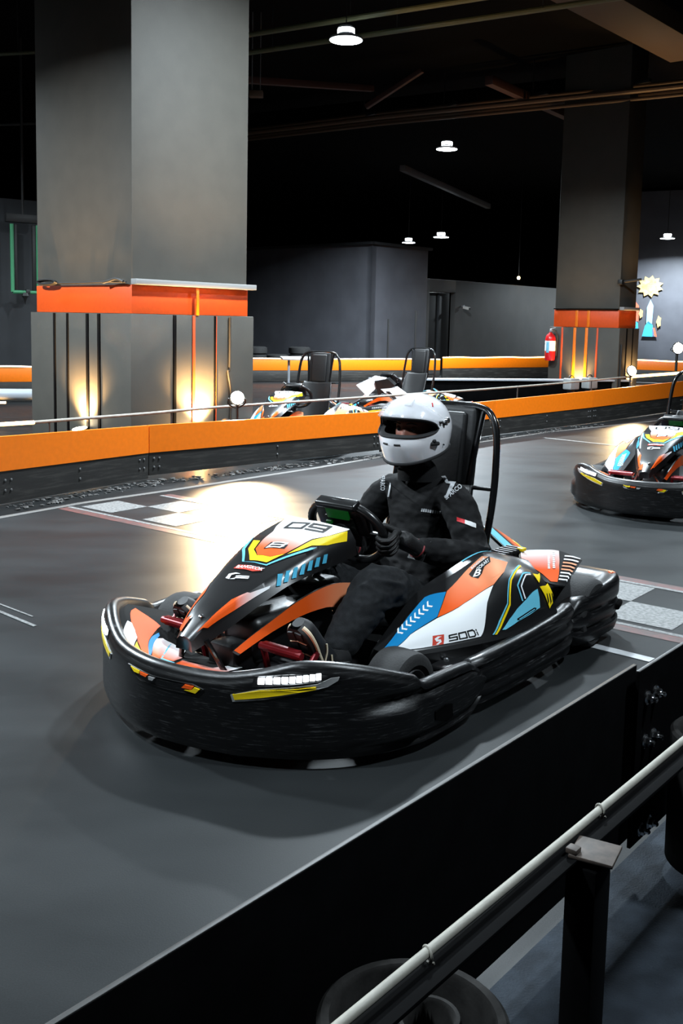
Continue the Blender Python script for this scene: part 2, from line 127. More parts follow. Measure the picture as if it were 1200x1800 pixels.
# ---------------------------------------------------------------- mesh building
def _basis(d):
    d = Vector(d).normalized(); r = Vector((0,0,1)) if abs(d.z) < .95 else Vector((1,0,0))
    x = r.cross(d).normalized(); return x, d.cross(x).normalized(), d
def smooth_path(pts, n=8, closed=False):
    P = [Vector(p) for p in pts]; out = []; k = len(P)
    for i in range(k if closed else k-1):
        p1, p2 = P[i], P[(i+1) % k]
        p0 = P[(i-1) % k] if closed or i > 0 else p1*2-p2
        p3 = P[(i+2) % k] if closed or i+2 < k else p2*2-p1
        for j in range(n):
            out.append(Vector(_cr(p0, p1, p2, p3, j/n)))
    if not closed: out.append(P[-1])
    return out
class MB:
    def __init__(s): s.v, s.f, s.m, s.sm, s.ink = [], [], [], [], []
    def add(s, verts, faces, m=0, smooth=True, ink=(.5,.5,.5)):
        o = len(s.v); s.v += [tuple(v) for v in verts]
        s.ink += (ink if isinstance(ink, list) else [ink]*len(verts))
        for f in faces:
            s.f.append(tuple(i+o for i in f)); s.m.append(m); s.sm.append(smooth)
        return s
    def frombm(s, bm, m=0, smooth=True, mtx=None):
        bm.verts.ensure_lookup_table(); bm.verts.index_update()
        s.add([(mtx @ v.co if mtx else v.co) for v in bm.verts], [[v.index for v in f.verts] for f in bm.faces], m, smooth); bm.free(); return s
    def box(s, c, d, bev=.004, m=0, rot=None, seg=2):
        """box with centre c, full sizes d, softened edges; rot = Matrix or z angle"""
        bm = bmesh.new(); bmesh.ops.create_cube(bm, size=1)
        for v in bm.verts: v.co = Vector((v.co.x*d[0], v.co.y*d[1], v.co.z*d[2]))
        b = min(bev, min(d)*.45)
        if b > 0: bmesh.ops.bevel(bm, geom=bm.edges[:], offset=b, segments=seg, affect='EDGES', profile=.5)
        R = Matrix.Rotation(rot, 4, 'Z') if isinstance(rot, (int, float)) else (rot.to_4x4() if rot else Matrix())
        return s.frombm(bm, m, True, Matrix.Translation(c) @ R)
    def tube(s, pts, r, n=10, m=0, closed=False, cap=True, flat=1.0):
        P = [Vector(p) for p in pts]; k = len(P); rs = r if isinstance(r, (list, tuple)) else [r]*k
        V, F = [], []; up = None
        for i, p in enumerate(P):
            a = P[(i-1) % k] if closed or i > 0 else p; b = P[(i+1) % k] if closed or i < k-1 else p
            t = (b-a).normalized() if (b-a).length > 1e-9 else Vector((0,0,1))
            if up is None: up = _basis(t)[0]
            x = (up-t*up.dot(t))
            if x.length < 1e-5: x = _basis(t)[0]
            x.normalize(); up = x; y = t.cross(x)
            for j in range(n):
                w = 2*PI*j/n; V.append(p+x*(rs[i]*math.cos(w))+y*(rs[i]*flat*math.sin(w)))
        for i in range(k if closed else k-1):
            q = (i+1) % k
            for j in range(n):
                F.append((i*n+j, i*n+(j+1) % n, q*n+(j+1) % n, q*n+j))
        if cap and not closed:
            F.append(tuple(range(n))[::-1]); F.append(tuple((k-1)*n+j for j in range(n)))
        return s.add(V, F, m)
    def lathe(s, prof, n=32, c=(0,0,0), axis=(0,0,1), m=0):
        x, y, z = _basis(axis); c = Vector(c); V, F = [], []; k = len(prof)
        for r, h in prof:
            for j in range(n):
                w = 2*PI*j/n; V.append(c+z*h+x*(r*math.cos(w))+y*(r*math.sin(w)))
        for i in range(k-1):
            for j in range(n):
                F.append((i*n+j, i*n+(j+1) % n, (i+1)*n+(j+1) % n, (i+1)*n+j))
        ring = prof[0] == prof[-1]
        if prof[0][0] > 1e-6 and not ring: F.append(tuple(range(n))[::-1])
        if prof[-1][0] > 1e-6 and not ring: F.append(tuple((k-1)*n+j for j in range(n)))
        return s.add(V, F, m)
    def grid(s, rows, m=0, closed=False, smooth=True):
        n = len(rows[0]); V = [v for r in rows for v in r]; F = []
        for i in range(len(rows)-1):
            for j in range(n if closed else n-1):
                F.append((i*n+j, i*n+(j+1) % n, (i+1)*n+(j+1) % n, (i+1)*n+j))
        return s.add(V, F, m, smooth)
    def prism(s, poly, h, mtx=None, m=0, bev=.0, z0=0.):
        """polygon in xy raised by h along z, then moved by mtx"""
        bm = bmesh.new(); vs = [bm.verts.new((x, y, z0)) for x, y in poly]; f = bm.faces.new(vs)
        r = bmesh.ops.extrude_face_region(bm, geom=[f])
        bmesh.ops.translate(bm, vec=(0,0,h), verts=[g for g in r['geom'] if isinstance(g, bmesh.types.BMVert)])
        bmesh.ops.recalc_face_normals(bm, faces=bm.faces[:])
        if bev: bmesh.ops.bevel(bm, geom=bm.edges[:], offset=bev, segments=2, affect='EDGES', profile=.5)
        return s.frombm(bm, m, True, mtx)
    def plate(s, S, na, nb, thick, m=0, a0=0., a1=1., b0=0., b1=1., flip=1, mirror=False):
        """shell of real thickness over a control-point surface"""
        top, bot = [], []
        for i in range(na+1):
            a = a0+(a1-a0)*i/na; r, q = [], []
            for j in range(nb+1):
                b = b0+(b1-b0)*j/nb; p = Vector(S.at(a, b)); n = Vector(S.normal(a, b))*flip
                lo = p-n*thick
                if mirror: p.y = -p.y; lo.y = -lo.y
                r.append(p); q.append(lo)
            top.append(r); bot.append(q)
        n = nb+1; V = [v for r in top for v in r]+[v for r in bot for v in r]; o = (na+1)*n; F = []
        for i in range(na):
            for j in range(nb):
                k = i*n+j; F.append((k, k+1, k+n+1, k+n)); F.append((o+k, o+k+n, o+k+n+1, o+k+1))
        for j in range(nb):
            F.append((j, o+j, o+j+1, j+1)); k = na*n+j; F.append((k, k+1, o+k+1, o+k))
        for i in range(na):
            k = i*n; F.append((k, k+n, o+k+n, o+k)); k = i*n+nb; F.append((k, o+k, o+k+n, k+n))
        return s.add(V, F, m)
    def art(s, S, items, m=1, lift=.0018, flip=1, mirror=False, cut=.05, mir_b=False, only=None):
        """printed shapes laid on a control-point surface"""
        for k, it in enumerate(items):
            lf = lift+.0006*(k % 40)*.25
            if it[0] == 'text':
                tv, tf = text_mesh(it[2], it[4]); (o, x, y) = it[3]
                if mirror:      # keep the words readable on the other flank
                    x, o = o, x; y = (y[0]+o[0]-x[0], y[1]+o[1]-x[1])
                tris = [[(o[0]+(x[0]-o[0])*tv[i][0]+(y[0]-o[0])*tv[i][1], o[1]+(x[1]-o[1])*tv[i][0]+(y[1]-o[1])*tv[i][1]) for i in f] for f in tf]
                shade = lambda p, c=INK[it[1]]: c
                lf += .0006
            else:
                poly = it[2] if it[0] == 'poly' else it[5]
                tris = [[poly[i] for i in t] for t in tessellate_polygon([[Vector((a, b, 0)) for a, b in poly]])]
                if it[0] == 'poly': shade = lambda p, c=INK[it[1]]: c
                else:
                    c0, c1, g0, g1 = Vector(INK[it[1]]), Vector(INK[it[2]]), Vector(it[3]), Vector(it[4]); g = g1-g0
                    def shade(p, c0=c0, c1=c1, g0=g0, g=g):
                        t = min(max((Vector(p)-g0).dot(g)/max(g.length_squared, 1e-9), 0), 1); return tuple(c0.lerp(c1, t))
            out = []; todo = tris
            while todo:
                nx = []
                for t in todo:
                    L = [math.dist(t[i], t[(i+1) % 3]) for i in range(3)]; q = max(L)
                    if q > cut:
                        i = L.index(q); a, b, c = t[i], t[(i+1) % 3], t[(i+2) % 3]; mid = ((a[0]+b[0])/2, (a[1]+b[1])/2)
                        nx += [[a, mid, c], [mid, b, c]]
                    else: out.append(t)
                todo = nx
            tris = out
            V, F, C, seen = [], [], [], {}
            for t in tris:
                ids = []
                for a, b in t:
                    key = (round(a, 5), round(b, 5))
                    if key not in seen:
                        seen[key] = len(V)
                        ca, cb = min(max(a, 0), 1), min(max(b, 0), 1)
                        if mir_b: cb = 1-cb
                        p = Vector(S.at(ca, cb))+Vector(S.normal(ca, cb))*(lf*flip)
                        if mirror: p.y = -p.y
                        V.append(p); C.append(tuple(shade((a, b))))
                    ids.append(seen[key])
                if len(set(ids)) == 3: F.append(tuple(ids))
            s.add(V, F, m, True, C)
        return s
    def build(s, name, mats, parent=None, loc=None, rz=0., angle=35, recalc=True, mtx=None):
        me = bpy.data.meshes.new(name); me.from_pydata(s.v, [], s.f)
        for q in (mats if isinstance(mats, (list, tuple)) else [mats]): me.materials.append(M[q] if isinstance(q, str) else q)
        me.polygons.foreach_set('material_index', s.m); me.polygons.foreach_set('use_smooth', s.sm)
        if any(c != (.5,.5,.5) for c in s.ink):
            at = me.attributes.new('ink', 'FLOAT_COLOR', 'POINT')
            at.data.foreach_set('color', [x for c in s.ink for x in (*c, 1.)])
        me.validate(); me.update()
        if recalc:
            bm = bmesh.new(); bm.from_mesh(me); bmesh.ops.recalc_face_normals(bm, faces=bm.faces[:]); bm.to_mesh(me); bm.free()
        me.set_sharp_from_angle(angle=math.radians(angle))
        o = bpy.data.objects.new(name, me); COL.objects.link(o)
        if mtx is not None: o.matrix_local = mtx
        if loc is not None: o.location = loc
        if rz: o.rotation_euler.z = rz
        if parent is not None: o.parent = parent
        return o
_TX = {}
_SQ = {'B': [[(0,0),(.1,1),(1,1),(1.05,.75),(.95,.52),(.1,.5)],[(.95,.5),(1,.25),(.9,0),(0,0)]], 'S': [[(1,1),(0,1),(0,.52),(1,.52),(1,0),(0,0)]], 'O': [[(0,0),(0,1),(1,1),(1,0),(0,0)]], 'D': [[(0,0),(0,1),(.8,1),(1,.8),(1,.2),(.8,0),(0,0)]], 'i': [[(.5,.13),(.5,.50)],[(.5,.86),(.5,.88)]],
       '0': [[(0,0),(0,1),(1,1),(1,0),(0,0)]], '9': [[(1,.45),(0,.45),(0,1),(1,1),(1,0),(0,0)]]}
def square_text(txt, t=.115):
    V, F = [], []; x = 0.; n = 0
    for ch in txt:
        w = .2 if ch == 'i' else 1.25
        for line in _SQ[ch]:
            for (a, b), (c, d) in zip(line, line[1:]):
                p, q = Vector((x+a*w, b)), Vector((x+c*w, d)); e = (q-p).normalized()*t*1.0; k = Vector((-e.y, e.x))
                p, q = p-e, q+e; V += [tuple(p+k), tuple(q+k), tuple(q-k), tuple(p-k)]; F += [(n, n+1, n+2), (n, n+2, n+3)]; n += 4
        x += w+.38
    x0 = min(v[0] for v in V); x1 = max(v[0] for v in V); y0 = min(v[1] for v in V); y1 = max(v[1] for v in V)
    return [((v[0]-x0)/(x1-x0), (v[1]-y0)/(y1-y0)) for v in V], F
def text_mesh(txt, style='plain'):
    """unit-box triangles of some lettering: x 0..1 along the line, y 0..1 of the capital height"""
    key = (txt, style)
    if style == 'square': return square_text(txt)
    if key not in _TX:
        cu = bpy.data.curves.new('lettering', 'FONT'); cu.body = txt; cu.resolution_u = 3
        if style in ('wide', 'logo'): cu.offset = .018
        if style == 'logo': cu.shear = .25
        ob = bpy.data.objects.new('lettering', cu); COL.objects.link(ob)
        me = bpy.data.meshes.new_from_object(ob.evaluated_get(bpy.context.evaluated_depsgraph_get()))
        vs = [tuple(v.co) for v in me.vertices]; me.calc_loop_triangles(); fs = [tuple(t.vertices) for t in me.loop_triangles]
        bpy.data.objects.remove(ob); bpy.data.curves.remove(cu); bpy.data.meshes.remove(me)
        x0 = min(v[0] for v in vs); x1 = max(v[0] for v in vs); y0 = min(v[1] for v in vs); y1 = max(v[1] for v in vs)
        _TX[key] = ([((v[0]-x0)/(x1-x0), (v[1]-y0)/(y1-y0)) for v in vs], fs)
    return _TX[key]
def flat_text(mb, txt, o, x, y, lift, m=0, style='wide'):
    """lettering on a flat face: o corner, x along the line, y up, lifted along the normal"""
    o, x, y = Vector(o), Vector(x), Vector(y); n = x.cross(y).normalized(); tv, tf = text_mesh(txt, style)
    return mb.add([o+x*a+y*b+n*lift for a, b in tv], tf, m, False)
# ---------------------------------------------------------------- things
def tag(o, label=None, cat=None, group=None, kind=None):
    if label: o['label'] = label
    if cat: o['category'] = cat
    if group: o['group'] = group
    if kind: o['kind'] = kind
    return o
def empty(name, loc=(0,0,0), rz=0., label=None, cat=None, group=None):
    o = bpy.data.objects.new(name, None); o.empty_display_size = .1; COL.objects.link(o)
    o.location = loc; o.rotation_euler.z = rz
    return tag(o, label, cat, group)
def copy_tree(o, parent=None, skip=()):
    c = o.copy(); COL.objects.link(c)
    if parent is not None: c.parent = parent
    for ch in [q for q in COL.objects if q.parent == o]:
        if ch.name.split('.')[0] not in skip: copy_tree(ch, c, skip)
    return c
# ---------------------------------------------------------------- the go-kart (built once, standing at its own origin)
def sstep(x, a, b):
    t = min(max((x-a)/(b-a), 0), 1); return t*t*(3-2*t)
class BumperFace:
    """outer skin of the front bumper: a runs along the outline, b is the height in metres"""
    def path(s, a): return _seg(OUTLINE, a, False)
    def nrm(s, a):
        p, q = s.path(max(a-.006, 0)), s.path(min(a+.006, 1)); t = Vector((q[0]-p[0], q[1]-p[1], 0)).normalized()
        return Vector((-t.y, t.x, 0))
    def off(s, a, z):
        x, y, zt = s.path(a); side = 1-sstep(x, 1.36, 1.56); f = z/zt
        o = .008*sstep(f, 0, .25)*(1-sstep(f, .8, 1.0))-.012*(1-sstep(f, 0, .2))
        if side > 0:
            g = math.exp(-((z-.188)/.016)**2)*(x < 1.5)+.8*math.exp(-((z-.052)/.012)**2)
            o -= .02*side*g
            pad = sstep(x, 1.28, 1.32)*(1-sstep(x, 1.45, 1.53))*sstep(z, .06, .08)*(1-sstep(z, .145, .17))
            o += .012*pad
            o += .006*side*(1-sstep(x, 1.22, 1.26))*math.exp(-((z-.14)/.03)**2)
        return o
    def at(s, a, b):
        x, y, zt = s.path(a)
        return tuple(Vector((x, y, b))+s.nrm(a)*s.off(a, b))
    def normal(s, a, b): return tuple(s.nrm(a))
FACE = BumperFace()
def slab(mb, S, poly, lift, m=0, cut=.03, base=-.004, flip=1):
    """raised plate of real thickness following a surface"""
    P = []
    for i, p in enumerate(poly):
        q = poly[(i+1) % len(poly)]; n = max(1, int(math.dist(p, q)/cut))
        P += [(p[0]+(q[0]-p[0])*k/n, p[1]+(q[1]-p[1])*k/n) for k in range(n)]
    tri = tessellate_polygon([[Vector((a, b, 0)) for a, b in P]]); n = len(P)
    hi = [Vector(S.at(a, b))+Vector(S.normal(a, b))*lift*flip for a, b in P]; lo = [Vector(S.at(a, b))+Vector(S.normal(a, b))*base*flip for a, b in P]
    F = [tuple(t) for t in tri]+[tuple(i+n for i in t)[::-1] for t in tri]+[(i, (i+1) % n, (i+1) % n+n, i+n) for i in range(n)]
    return mb.add(hi+lo, F, m)
def rail(pts, ztop, thick, name, mats, parent, grooves, zb=.03, art=None):
    """hollow impact rail: outline swept with a ribbed outer face"""
    P = smooth_path([(x, y, z) for (x, y), z in zip(pts, ztop)], 8); rows = []
    for i, p in enumerate(P):
        a, b = P[max(i-1, 0)], P[min(i+1, len(P)-1)]; t = Vector((b.x-a.x, b.y-a.y, 0)).normalized(); n = Vector((t.y, -t.x, 0)); zt = p.z
        if n.dot(Vector((p.x-.4, p.y, 0))) < 0: n = -n
        e = min(1, i/4, (len(P)-1-i)/4); e = .35+.65*e**.5
        pr = [(-thick, zt-.03), (-thick*.7, zt-.006), (-.02, zt+.001), (-.006, zt-.008), (0, zt-.024)]
        for k in range(1, 16):
            z = (zt-.024)+(zb+.02-zt+.024)*k/16
            o = .0
            for g, w, d in grooves: o -= d*math.exp(-((z-g)/w)**2)
            pr.append((o, z))
        pr += [(-.008, zb+.012), (-.03, zb), (-thick*.8, zb+.004), (-thick, zb+.03)]
        zm = (zt+zb)/2
        rows.append([Vector((p.x, p.y, 0))+n*(o if o > -.02 else o)+Vector((0, 0, zm+(z-zm)*e)) for o, z in pr])
    mb = MB().grid(rows, closed=True)
    k = len(rows[0]); N = len(mb.v); mb.f += [tuple(range(k)), tuple(N-k+j for j in range(k))[::-1]]; mb.m += [0, 0]; mb.sm += [True, True]
    return mb.build(name, mats, parent, angle=50)
def make_wheel(parent, x, y, rad, wid):
    s = 1 if y > 0 else -1
    w, r = wid/2, rad
    t = MB().lathe([(r*.60,-w*.82),(r*.70,-w),(r*.86,-w*.98),(r*.955,-w*.84),(r*.992,-w*.6),(r,-w*.3),(r,0),(r,w*.3),(r*.992,w*.6),(r*.955,w*.84),(r*.86,w*.98),(r*.70,w),(r*.60,w*.82),(r*.58,0),(r*.60,-w*.82)], 48, (0,0,0), (0,1,0))
    tyre = t.build('wheel', 'tyre_rubber', parent, (x, y, rad))
    q = MB().lathe([(r*.30,-w*.5),(r*.54,-w*.55),(r*.60,-w*.84),(r*.56,-w*.9),(r*.50,-w*.5),(r*.50,w*.5),(r*.56,w*.9),(r*.60,w*.84),(r*.54,w*.62),(r*.30,w*.5),(r*.14,w*.62),(r*.12,w*.9),(0,w*.9)], 32, (0,0,0), (0,s,0))
    for k in range(3):
        a = 2*PI*k/3; q.lathe([(.009,0),(.009,.012),(0,.013)], 6, (r*.22*math.cos(a), s*w*.56, r*.22*math.sin(a)), (0,s,0))
    q.build('rim', 'rim_metal', tyre)
    return tyre
def make_kart():
    K = empty('go_kart')
    # --- frame, floor tray and axle
    f = MB()
    for s in (1, -1):
        f.tube(smooth_path([(1.60,s*.16,.07),(1.35,s*.20,.055),(1.05,s*.27,.05),(.6,s*.31,.05),(.15,s*.30,.055),(-.18,s*.29,.07)], 6), .015)
        f.tube([(1.18,s*.17,.09),(1.18,s*.40,.13)], .013)
        f.tube(smooth_path([(1.0,s*.28,.05),(.95,s*.5,.08),(.5,s*.56,.09),(.2,s*.5,.08),(.15,s*.3,.055)], 6), .011)
        f.tube(smooth_path([(1.55,s*.17,.07),(1.66,s*.2,.12),(1.70,s*.1,.14)], 6), .011)
        f.tube([(1.52,s*.16,.07),(1.60,s*.05,.30)], .009)
    f.tube([(1.45,-.18,.06),(1.45,.18,.06)], .013); f.tube([(1.05,-.27,.05),(1.05,.27,.05)], .014); f.tube([(-.15,-.29,.07),(-.15,.29,.07)], .014)
    f.tube([(1.70,-.12,.14),(1.70,.12,.14)], .011)
    f.build('frame', 'black_steel', K)
    MB().prism([(1.62,-.14),(1.62,.14),(1.2,.20),(1.0,.27),(.62,.29),(.62,-.29),(1.0,-.27),(1.2,-.20)], .004, Matrix.Translation((0,0,.036)), bev=.001).build('floor_tray', 'black_plastic', K)
    MB().tube([(0,-.5,.14),(0,.5,.14)], .02, 16).build('axle', 'rim_metal', K)
    for x, y, r, w in ((1.18,.48,.13,.13),(1.18,-.48,.13,.13),(0,.535,.14,.18),(0,-.535,.14,.18)): make_wheel(K, x, y, r, w)
    # --- front bumper
    rows = []; NA = 150
    for i in range(NA+1):
        a = i/NA; x, y, zt = FACE.path(a); n = FACE.nrm(a); e = min(1., i/5, (NA-i)/5)**.5*.7+.3
        pr = [(-.05, zt-.05), (-.044, zt-.012), (-.034, zt-.001), (-.021, zt+.003), (-.008, zt-.002), (-.001, zt-.012), (.001, zt-.022)]
        nz = 22; z0 = zt-.024; z1 = .034
        for k in range(nz+1):
            z = z0+(z1-z0)*k/nz; pr.append((FACE.off(a, z), z))
        pr += [(-.05, .03), (-.065, .05), (-.055, .12)]
        rows.append([Vector((x, y, 0))+n*o+Vector((0, 0, .12+(z-.12)*e)) for o, z in pr])
    mb = MB().grid(rows, closed=True); k = len(rows[0]); N = len(mb.v)
    mb.f += [tuple(range(k)), tuple(N-k+j for j in range(k))[::-1]]; mb.m += [0, 0]; mb.sm += [True, True]
    B = mb.build('front_bumper', ['bumper_plastic'], K, angle=50)
    mir = lambda P: [(1-a, b) for a, b in P]
    for side in (0, 1):
        g = mir if side else (lambda P: P)
        h = slab(MB(), FACE, g([(.416,.196),(.418,.216),(.39,.240),(.352,.254),(.330,.262),(.314,.278),(.304,.280),(.306,.270),(.318,.254),(.352,.234),(.385,.212)]), .003, cut=.015).build('headlight', 'silver_trim', B)
        h['label'] = 'slim headlight with a row of white diodes above a yellow blade'
        slab(MB(), FACE, g([(.414,.203),(.416,.218),(.39,.236),(.352,.248),(.332,.254),(.332,.247),(.352,.238),(.386,.218)]), .005, cut=.015).build('yellow_blade', 'lamp_yellow', h)
        slab(MB(), FACE, g([(.398,.244),(.396,.274),(.36,.288),(.328,.286),(.324,.270),(.35,.262)]), .002, cut=.015).build('lens', 'satin_black', h)
        dd = MB()
        for q in range(9):
            a = .392-.0075*q; z = .2555+.0024*q; slab(dd, FACE, g([(a, z-.001), (a-.0059, z+.0), (a-.0059, z+.0165), (a, z+.0155)]), .0045, cut=.01)
        dd.build('diode_row', 'led_white', h)['label'] = 'row of lit white diodes'
    v = slab(MB(), FACE, [(.538,.228),(.512,.226),(.5,.224),(.455,.229),(.444,.219),(.452,.199),(.485,.196),(.515,.196),(.528,.206)], .005, cut=.012).build('nose_slot', 'satin_black', B)
    for nm_, m_, P_, lf_ in (('slot_lamp','lamp_yellow',[(.531,.227),(.516,.225),(.516,.217),(.524,.216)],.008),('slot_lamp','lamp_orange',[(.515,.224),(.504,.223),(.506,.215),(.514,.216)],.008),
                         ('slot_lamp','lamp_orange',[(.462,.224),(.453,.224),(.455,.214),(.465,.214)],.008),('slot_lamp','lamp_yellow',[(.4525,.222),(.447,.219),(.451,.205),(.462,.209),(.4545,.213)],.0085),('slot_clip','silver_trim',[(.503,.220),(.495,.220),(.497,.211),(.502,.210)],.008)):
        slab(MB(), FACE, P_, lf_).build(nm_, m_, v)
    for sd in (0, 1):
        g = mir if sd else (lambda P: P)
        slab(MB(), FACE, g([(.121,.118),(.100,.126),(.084,.116),(.080,.072),(.090,.064),(.118,.088)]), .003, cut=.01).build('side_slot', 'hole_black', B)  # raised dark plate, the shade of an opening painted in
    # --- printed insert behind the lip
    up = 1 if INSERT.normal(.5, .5)[2] > 0 else -1
    I = MB().plate(INSERT, 48, 4, .004, flip=up)
    I.art(INSERT, INSERT_ART, 1, flip=up)
    I.art(INSERT, [t for t in INSERT_ART if t[0] != 'poly' or True][:2]+INSERT_ART[5:], 1, flip=up, mirror=True)
    ins = I.build('bumper_insert', ['insert_black', 'printed_vinyl'], K, recalc=False)
    for sgn in (0, 1):
        P = INSERT_LED[0][2]; l = MB(); S = INSERT
        class Mi:
            at = staticmethod(lambda a, b, sgn=sgn: (lambda p: (p[0], -p[1], p[2]) if sgn else p)(S.at(a, b)))
            normal = staticmethod(lambda a, b, sgn=sgn: (lambda p: (p[0], -p[1], p[2]) if sgn else p)(S.normal(a, b)))
        slab(l, Mi, P, .007, cut=.02, flip=up)
        l.build('headlight_back', 'led_dim', ins)['label'] = 'lit back of a headlight seen over the bumper lip'
    # --- nose fairing with the number panel
    N_ = MB().plate(FAIRING, 60, 12, .004, flip=1 if FAIRING.normal(.5, .5)[2] > 0 else -1)
    fu = 1 if FAIRING.normal(.5, .5)[2] > 0 else -1
    N_.art(FAIRING, FAIRING_ART, 1, flip=fu, cut=.03)
    N_.art(FAIRING, [FAIRING_ART[15]]+FAIRING_ART[17:], 1, flip=fu, cut=.03, mir_b=True)
    # blunt tip and open rear edge
    tipo = FAIRING.at(1, 0), FAIRING.at(1, 1)
    ring = [FAIRING.at(1, j/12) for j in range(13)]
    N_.add(ring+[(1.625, 0, .262)], [(j, j+1, 13) for j in range(12)], 0)
    fair = N_.build('nose_fairing', ['satin_black', 'printed_vinyl'], K, recalc=False)
    fair['label'] = 'wedge shaped nose fairing with number panel 09 and sky blue slashes'
    MB().lathe([(.008,0),(.008,.004),(.004,.006),(0,.006)], 12, (1.585,.012,.363), (.5,0,1)).build('bolt', 'chrome', fair)
    # --- legs shields and tank under the fairing
    for s in (1, -1):
        top = [(1.535,.262),(1.46,.288),(1.375,.313),(1.24,.352),(1.116,.373),(1.02,.374),(.90,.352)]; low = [(1.52,.250),(1.45,.268),(1.36,.288),(1.234,.306),(1.12,.308),(1.052,.298),(.93,.262)]
        S = Patch([[(u,s*.105,z),(u2,s*.118,z2)] for (u,z),(u2,z2) in zip(top, low)])
        fl = 1 if S.normal(.5,.5)[1]*s > 0 else -1
        c = MB().plate(S, 24, 3, .012, flip=fl).art(S, [('grad','orange','peach',(.55,.5),(1.,.5),[(0,0),(.25,0),(.5,0),(.75,0),(1,0),(1,1),(.75,1),(.5,1),(.25,1),(0,1)])], 1, flip=fl, cut=.06)
        c.build('leg_shield', ['black_plastic', 'printed_vinyl'], K, recalc=False)
    MB().box((1.20,0,.245), (.42,.16,.16), .04, seg=4).box((1.02,0,.33), (.16,.15,.10), .03, seg=3).box((1.42,0,.20), (.14,.12,.1), .02).build('tank', 'black_plastic', K)
    # --- steering
    st = MB().tube([(1.25,0,.16),(.86,0,.52)], .012, 12); st.box((1.06,0,.335), (.05,.06,.03), .006)
    st.build('steering_column', 'black_steel', K)
    W = MB(); X = Vector((0,1,0)); Y = Vector((.46,0,.888)).normalized(); Z = X.cross(Y); C = Vector((.832,0,.522))
    ring = [C+X*(.163*math.cos(a))+Y*((.122 if math.sin(a) > 0 else .14)*math.sin(a)) for a in [2*PI*i/48 for i in range(48)]]
    W.tube(ring, .0165, 12, closed=True)
    for a in (0, PI, -PI/2): W.tube([C-Z*.0, C+X*(.15*math.cos(a))+Y*(.14*math.sin(a))], .014, 8, flat=.6)
    R = Matrix((X, Y, Z)).transposed()
    W.box(C+Y*.045+Z*.0, (.23,.12,.032), .014, rot=R); W.box(C-Y*.02, (.12,.10,.03), .012, rot=R); W.box(C+Y*.122+Z*.01, (.18,.028,.05), .010, rot=R, seg=3); W.lathe([(.04,-.03),(.045,0),(.03,.03),(0,.03)], 20, C, -Z)
    sw = W.build('steering_wheel', 'satin_black', K)
    for sg in (1, -1):
        d = MB().box(C+Y*.035+Z*.021*sg, (.13,.075,.006), .003, rot=R); d.build('display', 'screen_green' if sg < 0 else 'screen_glass', sw)
    q = MB().box(C+Y*.09+Z*.024, (.10,.05,.012), .004, rot=R, m=0).box(C+Y*.045-X*.05+Z*.026, (.026,.014,.012), .003, rot=R, m=0)
    q.build('display_light', 'screen_green', sw)['label'] = 'dim green lit readout on the back of the wheel'
    # --- pedals
    for s, u in ((1, 1.44), (-1, 1.46)):
        p = MB()
        p.tube([(u,s*.13,.262),(u,s*.30,.262)], .012, 10); p.box((u-.004,s*.215,.262), (.02,.15,.03), .004)
        for k in range(7): p.box((u-.014,s*(.155+.02*k),.262), (.008,.008,.026), .002, m=1)
        p.box((u-.035,s*.305,.225), (.022,.014,.11), .004, rot=Matrix.Rotation(-.75, 4, 'Y')); p.tube([(u-.01,s*.13,.262),(u-.07,s*.13,.06)], .011, 8); p.tube([(u-.06,s*.305,.20),(u-.09,s*.305,.05)], .011, 8)
        p.build('pedal', ['red_anodised', 'chrome'], K)['label'] = 'red metal pedal with studded bar'
    # --- side pods
    for s in (1, -1):
        mi = s < 0; fl = 1 if POD.normal(.5, .5)[2] > 0 else -1
        p = MB().plate(POD, 40, 16, .005, flip=fl, mirror=mi).art(POD, POD_ART, 1, flip=fl, mirror=mi, cut=.04)
        T = [Vector(POD.at(i/30, 1)) for i in range(31)]; Bt = [Vector(POD.at(i/30, 0)) for i in range(31)]
        fx = lambda v: Vector((v.x, v.y*s, v.z))
        p.grid([[fx(t), fx(t+Vector((0,-.03,.004))), fx(t+Vector((-.01,-.05,-.03))), fx(Vector((t.x-.01,t.y-.06,.10)))] for t in T])
        p.grid([[fx(t), fx(t+Vector((0,.008,-.012))), fx(t+Vector((0,-.0,-.055))), fx(Vector((t.x,t.y-.07,.10)))] for t in Bt])
        E = [Vector(POD.at(1, j/10)) for j in range(11)]
        p.grid([[fx(e), fx(e+Vector((-.012,-.004,-.008))), fx(Vector((e.x-.03,e.y-.05,.12)))] for e in E])
        p.add([fx(Vector(POD.at(.48+.40*i/12, .985))+Vector((0,-.034 if k else -.026,.0075))) for i in range(13) for k in (0, 1)], [(2*i, 2*i+1, 2*i+3, 2*i+2) for i in range(12)], 1, True, INK['cyan'])
        q = p.build('side_pod', ['satin_black', 'printed_vinyl'], K, recalc=False)
        q['label'] = 'sloping side pod printed in blue, orange and white'
        for u, v in ((.93,.50),(.75,.575)): MB().lathe([(.012,0),(.012,.006),(.007,.01),(0,.01)], 12, (u, s*v, .165), (0,0,1)).build('bolt', 'chrome', q)
        MB().box((.82,s*.53,.155), (.36,.10,.02), .008).build('pod_shelf', 'black_plastic', K)
        fl = 1 if REAR.normal(.5, .5)[2] > 0 else -1
        r = MB().plate(REAR, 24, 10, .008, flip=fl, mirror=mi).art(REAR, REAR_ART, 1, flip=fl, mirror=mi, cut=.05)
        r.build('rear_cover', ['satin_black', 'printed_vinyl'], K, recalc=False)['label'] = 'orange and white cover over the rear wheel with white slashes'
        # ribbed motor cover between pod and seat
        m = MB().box((.22,s*.31,.33), (.20,.10,.12), .03, seg=3)
        for k in range(6): m.box((.15+.03*k,s*.33,.385), (.012,.08,.02), .004)
        m.build('motor_cover', 'seat_vinyl', K)
